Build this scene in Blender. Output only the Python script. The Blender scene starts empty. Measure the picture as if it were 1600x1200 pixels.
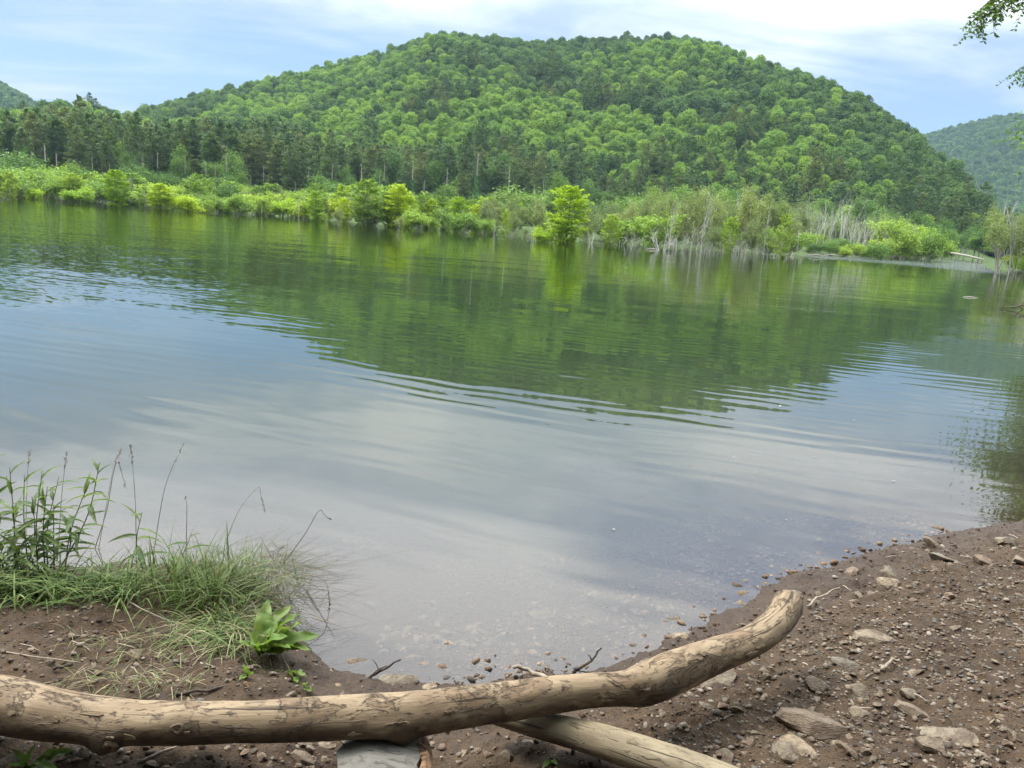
import bpy, math, random
import numpy as np
from mathutils import Vector, Matrix, noise as mnoise

R = math.radians
SC = bpy.context.scene
COL = SC.collection
rng = np.random.default_rng(11)
random.seed(11)

# ------------------------------------------------------------------ camera
CAM_H = 1.8
PITCH, ROLL, FPX = R(11.83), R(4.0), 1200.0
cam_d = bpy.data.cameras.new('camera')
cam = bpy.data.objects.new('camera', cam_d)
COL.objects.link(cam)
cam_d.sensor_width = 36.0
cam_d.lens = 36.0 * FPX / 1600.0
cam_d.clip_start = 0.05
cam_d.clip_end = 12000
CAM_M = Matrix.Rotation(R(90) - PITCH, 3, 'X') @ Matrix.Rotation(ROLL, 3, 'Z')
cam.matrix_world = Matrix.Translation((0, 0, CAM_H)) @ CAM_M.to_4x4()
SC.camera = cam

# ------------------------------------------------------------------ sky, sun, exposure
SUN_EL, SUN_AZ = R(56), R(-68)          # azimuth clockwise from +Y: high on the left, over the lake
SC.view_settings.view_transform = 'Standard'
SC.view_settings.look = 'None'
SC.view_settings.exposure = 0.38
SC.view_settings.gamma = 1.0
SC.view_settings.use_curve_mapping = False
SC.render.engine = 'CYCLES'
SC.cycles.use_denoising = True
SC.cycles.max_bounces = 8
SC.cycles.diffuse_bounces = 3
SC.cycles.glossy_bounces = 3
SC.cycles.transmission_bounces = 4
SC.cycles.transparent_max_bounces = 8
SC.cycles.volume_bounces = 0
SC.cycles.caustics_reflective = False
SC.cycles.caustics_refractive = False

world = bpy.data.worlds.new('World')
SC.world = world
world.use_nodes = True


class NT:
    """small helper round a node tree"""
    def __init__(self, tree):
        self.t = tree
        self.n = tree.nodes
        self.l = tree.links

    def add(self, typ, **kw):
        nd = self.n.new(typ)
        for k, v in kw.items():
            setattr(nd, k, v)
        return nd

    def put(self, sock, v):
        if isinstance(v, bpy.types.NodeSocket):
            self.l.new(v, sock)
        else:
            sock.default_value = v

    def math(self, op, a, b=0.0, c=0.0, clamp=False):
        nd = self.add('ShaderNodeMath', operation=op, use_clamp=clamp)
        self.put(nd.inputs[0], a)
        self.put(nd.inputs[1], b)
        self.put(nd.inputs[2], c)
        return nd.outputs[0]

    def mix(self, f, a, b, blend='MIX'):
        nd = self.add('ShaderNodeMix', data_type='RGBA', blend_type=blend)
        self.put(nd.inputs[0], f)
        self.put(nd.inputs[6], a if isinstance(a, bpy.types.NodeSocket) else (*a, 1)[:4])
        self.put(nd.inputs[7], b if isinstance(b, bpy.types.NodeSocket) else (*b, 1)[:4])
        return nd.outputs[2]

    def noise(self, vec, scale, detail=3, rough=0.5, dist=0.0, out=0):
        nd = self.add('ShaderNodeTexNoise')
        if vec is not None:
            self.l.new(vec, nd.inputs['Vector'])
        nd.inputs['Scale'].default_value = scale
        nd.inputs['Detail'].default_value = detail
        nd.inputs['Roughness'].default_value = rough
        nd.inputs['Distortion'].default_value = dist
        return nd.outputs[out]

    def ramp(self, f, stops, interp='LINEAR'):
        nd = self.add('ShaderNodeValToRGB')
        nd.color_ramp.interpolation = interp
        e = nd.color_ramp.elements
        while len(e) < len(stops):
            e.new(0.5)
        for s, (p, c) in zip(e, stops):
            s.position = p
            s.color = (*c, 1)[:4] if not isinstance(c, (int, float)) else (c, c, c, 1)
        self.put(nd.inputs[0], f)
        return nd.outputs[0]

    def mapr(self, v, a, b, c=0.0, d=1.0, smooth=True):
        nd = self.add('ShaderNodeMapRange', interpolation_type='SMOOTHSTEP' if smooth else 'LINEAR')
        self.put(nd.inputs[0], v)
        for i, q in enumerate((a, b, c, d)):
            nd.inputs[i + 1].default_value = q
        return nd.outputs[0]

    def mapping(self, vec, scale=(1, 1, 1), rot=(0, 0, 0), loc=(0, 0, 0), kind='POINT'):
        nd = self.add('ShaderNodeMapping', vector_type=kind)
        self.l.new(vec, nd.inputs[0])
        nd.inputs[1].default_value = loc
        nd.inputs[2].default_value = rot
        nd.inputs[3].default_value = scale
        return nd.outputs[0]


def build_world():
    w = NT(world.node_tree)
    w.n.clear()
    out = w.add('ShaderNodeOutputWorld')
    bg = w.add('ShaderNodeBackground')
    bg.inputs[1].default_value = 0.1
    w.l.new(bg.outputs[0], out.inputs[0])
    sky = w.add('ShaderNodeTexSky', sky_type='NISHITA', sun_disc=False)
    sky.sun_elevation = SUN_EL
    sky.sun_rotation = SUN_AZ
    sky.air_density = 1.3
    sky.dust_density = 1.0
    sky.ozone_density = 2.5
    tc = w.add('ShaderNodeTexCoord')
    sep = w.add('ShaderNodeSeparateXYZ')
    w.l.new(tc.outputs['Generated'], sep.inputs[0])
    x, y, z = sep.outputs
    zc = w.math('MAXIMUM', z, 0.0)
    den = w.math('ADD', zc, 0.10)
    cmb = w.add('ShaderNodeCombineXYZ')
    w.l.new(w.math('DIVIDE', x, den), cmb.inputs[0])
    w.l.new(w.math('DIVIDE', y, den), cmb.inputs[1])
    cmb.inputs[2].default_value = 0.0
    p = w.mapping(cmb.outputs[0], scale=(0.62, 0.8, 1), rot=(0, 0, R(-16)), loc=(2.3, 0.4, 0))
    n1 = w.noise(p, 0.42, 4, 0.5, 0.4)
    n2 = w.noise(w.mapping(p, scale=(0.7, 1.5, 1)), 1.5, 6, 0.55, 0.8)
    # a sheet of stratocumulus: unbroken overhead, thin and streaky towards the skyline
    cov = w.math('ADD', w.math('MULTIPLY', n1, 1.0), w.math('MULTIPLY', n2, 0.62))
    lift = w.mapr(zc, 0.17, 0.30, -0.03, 0.36)
    low = w.mapr(zc, 0.06, 0.13, 0.14, 0.0)
    cov = w.math('ADD', cov, w.math('ADD', lift, low))
    mask = w.mapr(cov, 0.58, 0.98)
    blue = w.mix(0.75, sky.outputs[0], (2.7, 4.3, 7.6))
    n3 = w.noise(p, 1.35, 5, 0.55, 0.5)
    shade = w.ramp(n3, [(0.36, (3.7, 4.6, 6.0)), (0.48, (6.0, 6.6, 7.3)), (0.60, (8.4, 8.6, 8.8))])
    # overcast brightens overhead; raised well past the CIE curve to brighten the water
    zenith_gain = w.math('MULTIPLY', w.math('ADD', 1.0, w.math('MULTIPLY', zc, 5.0)), 0.55)
    zenith_gain = w.math('MULTIPLY', zenith_gain, w.mapr(zc, 0.22, 0.42, 1.0, 1.6))
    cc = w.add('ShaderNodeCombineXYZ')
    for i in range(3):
        w.l.new(zenith_gain, cc.inputs[i])
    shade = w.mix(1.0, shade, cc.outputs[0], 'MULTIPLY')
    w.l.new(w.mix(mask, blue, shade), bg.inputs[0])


build_world()

sun_d = bpy.data.lights.new('sun', 'SUN')
sun = bpy.data.objects.new('sun', sun_d)
COL.objects.link(sun)
sun_d.energy = 3.2
sun_d.angle = R(16)
sun_d.color = (1.0, 0.965, 0.90)
sdir = Vector((math.sin(SUN_AZ) * math.cos(SUN_EL), math.cos(SUN_AZ) * math.cos(SUN_EL), math.sin(SUN_EL)))
sun.rotation_euler = sdir.to_track_quat('Z', 'Y').to_euler()

# ------------------------------------------------------------------ picture <-> place helpers (photo is 1600 x 1200)
CAM_N = np.array(CAM_M)


def ray(px, py):
    v = CAM_N @ np.array([(px - 800) / FPX, -(py - 600) / FPX, -1.0])
    return v / np.linalg.norm(v)


def ground(px, py, z=0.0):
    d = ray(px, py)
    t = (z - CAM_H) / d[2]
    return np.array([d[0] * t, d[1] * t, z])


def atd(px, py, dist):
    d = ray(px, py)
    t = dist / math.hypot(d[0], d[1])
    return np.array([0, 0, CAM_H]) + d * t


def hor(px):
    return 348 + (px - 800) * math.tan(ROLL)


def azel(px, py):
    d = ray(px, py)
    return math.atan2(d[0], d[1]), d[2] / math.hypot(d[0], d[1])


def azd(px, dist):
    """point at water level, on the bearing that meets the skyline at px"""
    a, _ = azel(px, hor(px))
    return np.array([math.sin(a) * dist, math.cos(a) * dist])


def project(P):
    P = np.atleast_2d(P) - np.array([0, 0, CAM_H])
    c = P @ CAM_N
    return 800 + FPX * c[:, 0] / -c[:, 2], 600 - FPX * c[:, 1] / -c[:, 2]


def sstep(a, b, x):
    t = np.clip((x - a) / (b - a), 0, 1)
    return t * t * (3 - 2 * t)


# value noise for numpy arrays
_perm = rng.random((256, 256))


def vnoise(x, y):
    xi = np.floor(x).astype(int)
    yi = np.floor(y).astype(int)
    fx, fy = x - xi, y - yi
    fx = fx * fx * (3 - 2 * fx)
    fy = fy * fy * (3 - 2 * fy)
    a = _perm[xi & 255, yi & 255]
    b = _perm[(xi + 1) & 255, yi & 255]
    c = _perm[xi & 255, (yi + 1) & 255]
    d = _perm[(xi + 1) & 255, (yi + 1) & 255]
    return (a * (1 - fx) + b * fx) * (1 - fy) + (c * (1 - fx) + d * fx) * fy - 0.5


def fbm(x, y, oct=4, gain=0.5):
    s = 0
    a = 1.0
    c, sn = math.cos(0.6), math.sin(0.6)
    for _ in range(oct):
        s = s + a * vnoise(x, y)
        x, y = (c * x - sn * y) * 2.03 + 17.3, (sn * x + c * y) * 2.03 + 5.1
        a *= gain
    return s


# ------------------------------------------------------------------ lake outline and terrain height
near_px = [(-330, 860), (-150, 890), (0, 905), (200, 893), (330, 893), (410, 915), (445, 955), (480, 1010), (520, 1048),
           (600, 1072), (700, 1078), (800, 1062), (900, 1052), (985, 1032), (1050, 1000), (1085, 985), (1120, 962),
           (1160, 945), (1200, 915), (1250, 897), (1310, 885), (1350, 868), (1420, 850), (1480, 835), (1560, 824), (1640, 812), (1800, 790)]
near = [ground(a, b)[:2] for a, b in near_px]
right_shore = [np.array(p) for p in ((7.5, 6.2), (11, 10), (17, 16), (25, 26), (31, 38), (42, 62))]
far_px = [(1660, 92), (1590, 104), (1560, 112), (1545, 150), (1535, 290), (1500, 300), (1478, 215), (1440, 184), (1380, 176), (1300, 150),
          (1250, 126), (1180, 116), (1080, 115), (980, 116), (880, 118), (800, 126), (700, 136), (600, 146), (500, 160),
          (420, 172), (330, 182), (240, 185), (150, 205), (60, 240), (0, 250), (-80, 220), (-200, 180)]
far = [azd(a, b) for a, b in far_px]
left_shore = [np.array(p) for p in ((-125, 90), (-95, 45), (-50, 18), (-20, 8), (-9, 4.6))]
LAKE = np.array(near + right_shore + far + left_shore)


def sdist(x, y):
    """distance to the waterline: positive on land, negative in the lake"""
    shp = x.shape
    x = x.ravel()
    y = y.ravel()
    best = np.full(x.size, 1e18)
    inside = np.zeros(x.size, bool)
    n = len(LAKE)
    for i in range(n):
        ax, ay = LAKE[i]
        bx, by = LAKE[(i + 1) % n]
        ex, ey = bx - ax, by - ay
        t = np.clip(((x - ax) * ex + (y - ay) * ey) / (ex * ex + ey * ey), 0, 1)
        best = np.minimum(best, (x - ax - t * ex) ** 2 + (y - ay - t * ey) ** 2)
        c = ((ay > y) != (by > y)) & (x < ex * (y - ay) / (ey + 1e-12) + ax)
        inside ^= c
    d = np.sqrt(best)
    return np.where(inside, -d, d).reshape(shp)


# silhouettes of the hills in the picture (photo pixels) and the distance of their crests
main_sil = [(60, 250, 900), (140, 205, 900), (190, 184, 920), (250, 165, 930), (300, 151, 930), (400, 128, 910), (500, 106, 890), (600, 80, 870), (650, 62, 860),
            (690, 55, 850), (760, 60, 850), (850, 65, 845), (950, 60, 830), (1050, 58, 800), (1110, 66, 780), (1135, 79, 770),
            (1200, 100, 740), (1280, 125, 700), (1330, 146, 670), (1380, 171, 640), (1405, 196, 620), (1425, 208, 600),
            (1455, 238, 560), (1500, 280, 510), (1545, 316, 470), (1590, 370, 450)]
left_sil = [(-420, 150, 1500), (-200, 90, 1500), (-60, 112, 1500), (0, 134, 1500), (30, 150, 1500), (70, 173, 1500), (120, 205, 1500), (180, 260, 1500)]
low_sil = [(-300, 220, 640), (-60, 190, 640), (40, 180, 640), (100, 169, 640), (150, 173, 640), (200, 186, 640), (260, 200, 640), (330, 240, 640)]
right_sil = [(1330, 330, 1900), (1400, 232, 1900), (1433, 216, 1900), (1500, 199, 1900), (1550, 187, 1900), (1600, 181, 1900), (1750, 170, 1900), (2000, 220, 1900)]


def comp(sil, foot, tree_h, seed):
    az = []
    tn = []
    D = []
    for px, py, d in sil:
        a, e = azel(px, py)
        az.append(a)
        tn.append(e)
        D.append(d)
    az = np.array(az)
    D = np.array(D, float)
    hr = np.array(tn) * D + CAM_H - tree_h
    # scale so that the highest apparent point of the profile meets the silhouette
    t = np.linspace(0.02, 1.3, 200)
    P = prof(t)
    for i in range(len(az)):
        r = foot + t * (D[i] - foot)
        tgt = tn[i]
        h = max(hr[i], 0)
        for _ in range(6):
            m = np.max((h * P + tree_h - CAM_H) / r)
            h *= np.clip((tgt + 1e-6) / (m + 1e-6), 0.2, 2.0)
            h = max(h, 0)
        hr[i] = h
    return az, hr, D, foot, seed


def prof(t):
    a = np.sin(np.pi / 2 * np.clip(t, 0, 1)) ** 1.35
    return np.where(t <= 1, a, np.cos(np.clip((t - 1) * 1.1, 0, np.pi / 2)))


COMPS = [comp(main_sil, 300, 9, 3), comp(low_sil, 380, 14, 8), comp(left_sil, 950, 13, 21), comp(right_sil, 1150, 13, 33)]


def hill(c, x, y):
    az, hr, D, foot, seed = c
    th = np.arctan2(x, y)
    r = np.hypot(x, y)
    h = np.interp(th, az, hr, left=0, right=0)
    d = np.interp(th, az, D)
    # fade out past the ends of the outline
    edge = sstep(az[0] - 0.10, az[0], th) * (1 - sstep(az[-1], az[-1] + 0.10, th))
    t = np.clip((r - foot) / (d - foot), 0, 3)
    gul = 1 + 0.34 * fbm(x / 170 + seed, y / 170 - seed, 3) * np.clip(np.sin(np.pi * np.clip(t, 0, 1)), 0, 1)
    return h * prof(t) * gul * edge * (t > 0)


def fit(c, sil, tree_h):
    az, hr, D, foot, seed = c
    fine = np.linspace(az[0], az[-1], 160)
    h, d = np.interp(fine, az, hr), np.interp(fine, az, D)
    tgt = np.interp(fine, az, [azel(px, py)[1] for px, py, _ in sil])
    rr = np.linspace(0.3, 1.15, 120)
    for _ in range(5):
        c = (fine, h, d, foot, seed)
        Rr = rr[:, None] * d[None]
        x, y = Rr * np.sin(fine), Rr * np.cos(fine)
        m = np.max((hill(c, x, y) + tree_h - CAM_H) / Rr, axis=0)
        h = np.maximum(h * np.clip((tgt + 0.004) / (m + 0.004), 0.5, 1.8), 0.5)
    return (fine, h, d, foot, seed)


COMPS = [fit(c, s, 10) for c, s in zip(COMPS, (main_sil, low_sil, left_sil, right_sil))]


def terrain(x, y, raw=False):
    x = np.asarray(x, float)
    y = np.asarray(y, float)
    d = sdist(x, y)
    r = np.hypot(x, y)
    dl = np.maximum(d, 0)
    left = 1 - sstep(-1.0, -0.25, x)
    beach = 0.03 * (1 - np.exp(-dl / 0.04)) + 0.115 * np.minimum(dl, 2.2)
    bank = 0.17 * (1 - np.exp(-dl / 0.16)) + 0.045 * np.minimum(dl, 3)
    zn = beach * (1 - left) + bank * left
    zf = 0.7 * (1 - np.exp(-dl / 4)) + 0.006 * np.minimum(dl, 250)
    k = sstep(8, 20, r)
    land = zn * (1 - k) + zf * k
    dw = np.maximum(-d, 0)
    bed = -np.minimum(0.085 * dw + 0.06 * dw * dw + 0.05 * left * (1 - np.exp(-dw / 0.1)), 2.0)
    z = np.where(d >= 0, land, bed)
    hills = np.zeros_like(z)
    for c in (COMPS if r.max() > 250 else ()):
        hills = np.maximum(hills, hill(c, x, y))
    return z + hills


def tz(x, y):
    return float(terrain(np.array([x]), np.array([y]))[0])


def hit(px, py):
    """where the sight line through a photo pixel meets the near bank"""
    d = ray(px, py)
    ts = np.linspace(1.4, 9.0, 1500)
    P = np.array([0, 0, CAM_H]) + ts[:, None] * d
    zz = np.maximum(terrain(P[:, 0], P[:, 1]), -3)
    k = np.argmax(P[:, 2] < zz)
    if not (P[:, 2] < zz).any():
        return ground(px, py, 0.0)
    p = P[k]
    return np.array([p[0], p[1], zz[k]])


# ------------------------------------------------------------------ mesh helpers
def mesh(name, V, F, mats, smooth=False, cols=None, attrs=None, grain=None):
    me = bpy.data.meshes.new(name)
    V = np.asarray(V, float)
    if isinstance(F, np.ndarray):
        n, k = F.shape
        me.vertices.add(len(V))
        me.vertices.foreach_set('co', V.ravel())
        me.loops.add(n * k)
        me.loops.foreach_set('vertex_index', F.ravel().astype(np.int32))
        me.polygons.add(n)
        me.polygons.foreach_set('loop_start', np.arange(0, n * k, k, dtype=np.int32))
        me.polygons.foreach_set('loop_total', np.full(n, k, dtype=np.int32))
        me.update(calc_edges=True)
    else:
        me.from_pydata([tuple(v) for v in V], [], F)
        me.update()
    for m in (mats if isinstance(mats, (list, tuple)) else [mats]):
        me.materials.append(m)
    if smooth:
        me.polygons.foreach_set('use_smooth', np.ones(len(me.polygons), bool))
    if cols is not None:
        at = me.color_attributes.new('tint', 'FLOAT_COLOR', 'POINT')
        c = np.ones((len(V), 4))
        c[:, :3] = cols
        at.data.foreach_set('color', c.ravel())
    if attrs and 'soil_shade' in attrs:
        at = me.attributes.new('grain', 'FLOAT_VECTOR', 'POINT')
        at.data.foreach_set('vector', np.asarray(V if grain is None else grain, float).ravel())
    for k, v in (attrs or {}).items():
        at = me.attributes.new(k, 'FLOAT', 'POINT')
        at.data.foreach_set('value', np.asarray(v, float))
    return me


def obj(name, me, parent=None, loc=None, label=None, cat=None, group=None, kind=None):
    o = bpy.data.objects.new(name, me)
    COL.objects.link(o)
    if parent is not None:
        o.parent = parent
    if loc is not None:
        o.location = loc
    tag(o, label, cat, group, kind)
    return o


def tag(o, label=None, cat=None, group=None, kind=None):
    for k, v in (('label', label), ('category', cat), ('group', group), ('kind', kind)):
        if v:
            o[k] = v


def grid(xs, ys):
    X, Y = np.meshgrid(xs, ys)
    nx, ny = len(xs), len(ys)
    i = np.arange((ny - 1) * (nx - 1))
    r, c = i // (nx - 1), i % (nx - 1)
    a = r * nx + c
    return X.ravel(), Y.ravel(), np.stack([a, a + 1, a + nx + 1, a + nx], 1)


class Geo:
    """collects tubes and leaves; built into ONE mesh"""
    def __init__(self):
        self.v = []
        self.f = []
        self.n = 0

    def tube(self, pts, rad, k=6, cap=True):
        pts = np.asarray(pts, float)
        m = len(pts)
        T = np.gradient(pts, axis=0)
        T /= np.linalg.norm(T, axis=1)[:, None] + 1e-9
        up = np.array([0.13, 0.31, 1.0]) if abs(T[0][2]) < 0.85 else np.array([1.0, 0.2, 0.1])
        rings = []
        for i in range(m):
            a = np.cross(T[i], up)
            a /= np.linalg.norm(a) + 1e-9
            b = np.cross(a, T[i])
            up = b
            an = np.arange(k) * 2 * np.pi / k
            rings.append(pts[i] + rad[i] * (np.cos(an)[:, None] * a + np.sin(an)[:, None] * b))
        V = np.concatenate(rings)
        base = self.n
        for i in range(m - 1):
            for j in range(k):
                a = base + i * k + j
                b = base + i * k + (j + 1) % k
                self.f.append((a, b, b + k, a + k))
        if cap:
            self.f.append(tuple(base + j for j in range(k))[::-1])
            self.f.append(tuple(base + (m - 1) * k + j for j in range(k)))
        self.v.append(V)
        self.n += len(V)

    def build(self, name, mat, smooth=True):
        return mesh(name, np.concatenate(self.v), self.f, mat, smooth)


def leaves_mesh(name, C, A, N, L, W, mat, fold=0.0):
    """rhombic leaves: centre, axis, normal, length, width"""
    C, A, N = (np.asarray(q, float) for q in (C, A, N))
    A = A / (np.linalg.norm(A, axis=1)[:, None] + 1e-9)
    S = np.cross(A, N)
    S /= np.linalg.norm(S, axis=1)[:, None] + 1e-9
    N = np.cross(S, A)
    L = np.broadcast_to(L, len(C))[:, None]
    W = np.broadcast_to(W, len(C))[:, None]
    V = np.stack([C - A * L / 2, C + S * W / 2 - A * L * 0.06 + N * W * fold, C + A * L / 2, C - S * W / 2 - A * L * 0.06 + N * W * fold], 1).reshape(-1, 3)
    F = np.arange(len(V)).reshape(-1, 4)
    return mesh(name, V, F, mat)


def rdir(n):
    v = rng.normal(size=(n, 3))
    return v / np.linalg.norm(v, axis=1)[:, None]


# ------------------------------------------------------------------ materials
def newmat(name):
    m = bpy.data.materials.new(name)
    m.use_nodes = True
    t = NT(m.node_tree)
    t.n.clear()
    out = t.add('ShaderNodeOutputMaterial')
    return m, t, out


def leafmat(name, stops, trans=0.3, spec=0.25, rough=0.55, pos_var=0.25, worn=0.0):
    m, t, out = newmat(name)
    oi = t.add('ShaderNodeObjectInfo')
    geo = t.add('ShaderNodeNewGeometry')
    c = t.ramp(oi.outputs['Random'], stops)
    if worn:
        q = geo.outputs['Position']
        c = t.mix(t.mapr(t.noise(q, 45, 5, 0.6), 0.40, 0.72, 0, worn), c, (0.30, 0.30, 0.10))
        c = t.mix(t.mapr(t.noise(q, 130, 4, 0.6), 0.60, 0.70, 0, worn), c, (0.14, 0.085, 0.035))
    rp = t.mapr(geo.outputs['Random Per Island'], 0, 1, 1 - pos_var, 1 + pos_var, smooth=False)
    hsv = t.add('ShaderNodeHueSaturation')
    t.l.new(rp, hsv.inputs['Value'])
    t.l.new(c, hsv.inputs['Color'])
    b = t.add('ShaderNodeBsdfPrincipled')
    b.inputs['Roughness'].default_value = rough
    b.inputs['Specular IOR Level'].default_value = spec
    t.l.new(hsv.outputs[0], b.inputs['Base Color'])
    if trans > 0:
        tr = t.add('ShaderNodeBsdfTranslucent')
        t.l.new(t.mix(1.0, hsv.outputs[0], (1.15, 1.2, 0.6), 'MULTIPLY'), tr.inputs[0])
        mx = t.add('ShaderNodeMixShader')
        mx.inputs[0].default_value = trans
        t.l.new(b.outputs[0], mx.inputs[1])
        t.l.new(tr.outputs[0], mx.inputs[2])
        t.l.new(mx.outputs[0], out.inputs[0])
    else:
        t.l.new(b.outputs[0], out.inputs[0])
    return m


def woodmat(name, c1, c2, scale=(3, 3, 0.6), rough=0.85):
    m, t, out = newmat(name)
    tc = t.add('ShaderNodeTexCoord')
    oi = t.add('ShaderNodeObjectInfo')
    n = t.noise(t.mapping(tc.outputs['Object'], scale=scale), 3.0, 5, 0.6)
    c = t.mix(t.mapr(n, 0.3, 0.7), c1, c2)
    hsv = t.add('ShaderNodeHueSaturation')
    t.l.new(t.mapr(oi.outputs['Random'], 0, 1, 0.75, 1.25, False), hsv.inputs['Value'])
    t.l.new(c, hsv.inputs['Color'])
    b = t.add('ShaderNodeBsdfPrincipled')
    b.inputs['Roughness'].default_value = rough
    b.inputs['Specular IOR Level'].default_value = 0.2
    t.l.new(hsv.outputs[0], b.inputs['Base Color'])
    t.l.new(b.outputs[0], out.inputs[0])
    return m


M = {}
M['oak'] = leafmat('oak_leaf', [(0, (0.056, 0.105, 0.028)), (0.5, (0.092, 0.162, 0.036)), (1, (0.135, 0.220, 0.044))], 0.3, 0.2)
M['poplar'] = leafmat('poplar_leaf', [(0, (0.115, 0.205, 0.036)), (0.5, (0.175, 0.285, 0.042)), (1, (0.235, 0.345, 0.048))], 0.34, 0.2)
M['pine'] = leafmat('pine_needle', [(0, (0.080, 0.135, 0.055)), (0.5, (0.112, 0.172, 0.064)), (1, (0.165, 0.195, 0.076))], 0.38, 0.2)
M['yellow'] = leafmat('yellow_green_leaf', [(0, (0.25, 0.38, 0.040)), (0.5, (0.33, 0.46, 0.040)), (1, (0.42, 0.51, 0.038))], 0.38, 0.25)
M['lime'] = leafmat('lime_leaf', [(0, (0.16, 0.26, 0.050)), (0.5, (0.23, 0.34, 0.052)), (1, (0.32, 0.42, 0.055))], 0.36, 0.25)
M['willow'] = leafmat('grey_green_leaf', [(0, (0.17, 0.22, 0.085)), (0.5, (0.20, 0.26, 0.085)), (1, (0.25, 0.29, 0.10))], 0.32, 0.25)
M['green'] = leafmat('mid_green_leaf', [(0, (0.065, 0.13, 0.03)), (0.5, (0.11, 0.20, 0.038)), (1, (0.19, 0.29, 0.048))], 0.3, 0.25)
M['vine'] = leafmat('vine_leaf', [(0, (0.04, 0.10, 0.028)), (0.5, (0.055, 0.13, 0.03)), (1, (0.08, 0.17, 0.035))], 0.25, 0.25)
M['weed'] = leafmat('weed_leaf', [(0, (0.07, 0.13, 0.035)), (0.5, (0.10, 0.18, 0.045)), (1, (0.16, 0.24, 0.06))], 0.35, 0.4, 0.45, 0.22, 0.6)
M['dock'] = leafmat('dock_leaf', [(0, (0.11, 0.20, 0.04)), (0.5, (0.15, 0.26, 0.055)), (1, (0.20, 0.31, 0.08))], 0.38, 0.3, 0.5, 0.05, 0.7)
M['locust'] = leafmat('locust_leaf', [(0, (0.09, 0.17, 0.03)), (0.5, (0.11, 0.19, 0.03)), (1, (0.13, 0.21, 0.03))], 0.35, 0.35)
M['bark'] = woodmat('tree_bark', (0.10, 0.085, 0.07), (0.20, 0.175, 0.145))
M['pinebark'] = woodmat('pine_bark', (0.10, 0.085, 0.072), (0.22, 0.19, 0.165))
M['deadwood'] = woodmat('bleached_wood', (0.36, 0.34, 0.30), (0.58, 0.56, 0.51))
M['greywood'] = woodmat('grey_twigs', (0.29, 0.265, 0.22), (0.47, 0.435, 0.37))
M['twig'] = woodmat('dark_twig', (0.045, 0.035, 0.028), (0.11, 0.085, 0.065), (20, 20, 20))
M['paletwig'] = woodmat('pale_twig', (0.28, 0.22, 0.16), (0.45, 0.38, 0.28), (20, 20, 20))
M['weedstem'] = woodmat('weed_stem', (0.07, 0.10, 0.035), (0.13, 0.13, 0.055), (20, 20, 5))


def ground_mat():
    m, t, out = newmat('forest_floor')
    geo = t.add('ShaderNodeNewGeometry')
    n = t.noise(geo.outputs['Position'], 0.12, 5, 0.6)
    n2 = t.noise(geo.outputs['Position'], 1.7, 4, 0.6)
    c = t.mix(t.mapr(n, 0.35, 0.65), (0.040, 0.070, 0.022), (0.065, 0.105, 0.030))
    c = t.mix(t.mapr(n2, 0.35, 0.7, 0, 0.5), c, (0.075, 0.070, 0.035))
    b = t.add('ShaderNodeBsdfPrincipled')
    b.inputs['Roughness'].default_value = 0.95
    b.inputs['Specular IOR Level'].default_value = 0.1
    t.l.new(c, b.inputs['Base Color'])
    t.l.new(b.outputs[0], out.inputs[0])
    return m


def mud_mat():
    m, t, out = newmat('bank_mud')
    geo = t.add('ShaderNodeNewGeometry')
    P = geo.outputs['Position']
    at = t.add('ShaderNodeAttribute', attribute_name='wet')
    wet = at.outputs['Fac']
    n1 = t.noise(P, 2.2, 6, 0.6)
    n2 = t.noise(P, 34, 6, 0.7)
    n3 = t.noise(P, 120, 3, 0.6)
    c = t.mix(t.mapr(n1, 0.3, 0.7), (0.066, 0.038, 0.019), (0.114, 0.072, 0.037))
    c = t.mix(t.mapr(n2, 0.35, 0.75, 0, 0.8), c, (0.028, 0.019, 0.013))
    c = t.mix(t.mapr(n3, 0.55, 0.75, 0, 0.45), c, (0.19, 0.14, 0.095))
    c = t.mix(t.math('MULTIPLY', wet, 0.6), c, (0.058, 0.033, 0.019))
    b = t.add('ShaderNodeBsdfPrincipled')
    t.l.new(c, b.inputs['Base Color'])
    rr = t.math('SUBTRACT', t.mapr(n2, 0.3, 0.7, 0.95, 0.75), t.math('MULTIPLY', wet, 0.42))
    t.l.new(rr, b.inputs['Roughness'])
    b.inputs['Specular IOR Level'].default_value = 0.35
    bp = t.add('ShaderNodeBump')
    bp.inputs['Strength'].default_value = 1.0
    bp.inputs['Distance'].default_value = 0.016
    h = t.math('ADD', n2, t.math('MULTIPLY', n3, 0.5))
    t.l.new(h, bp.inputs['Height'])
    t.l.new(bp.outputs[0], b.inputs['Normal'])
    t.l.new(b.outputs[0], out.inputs[0])
    return m


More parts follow.
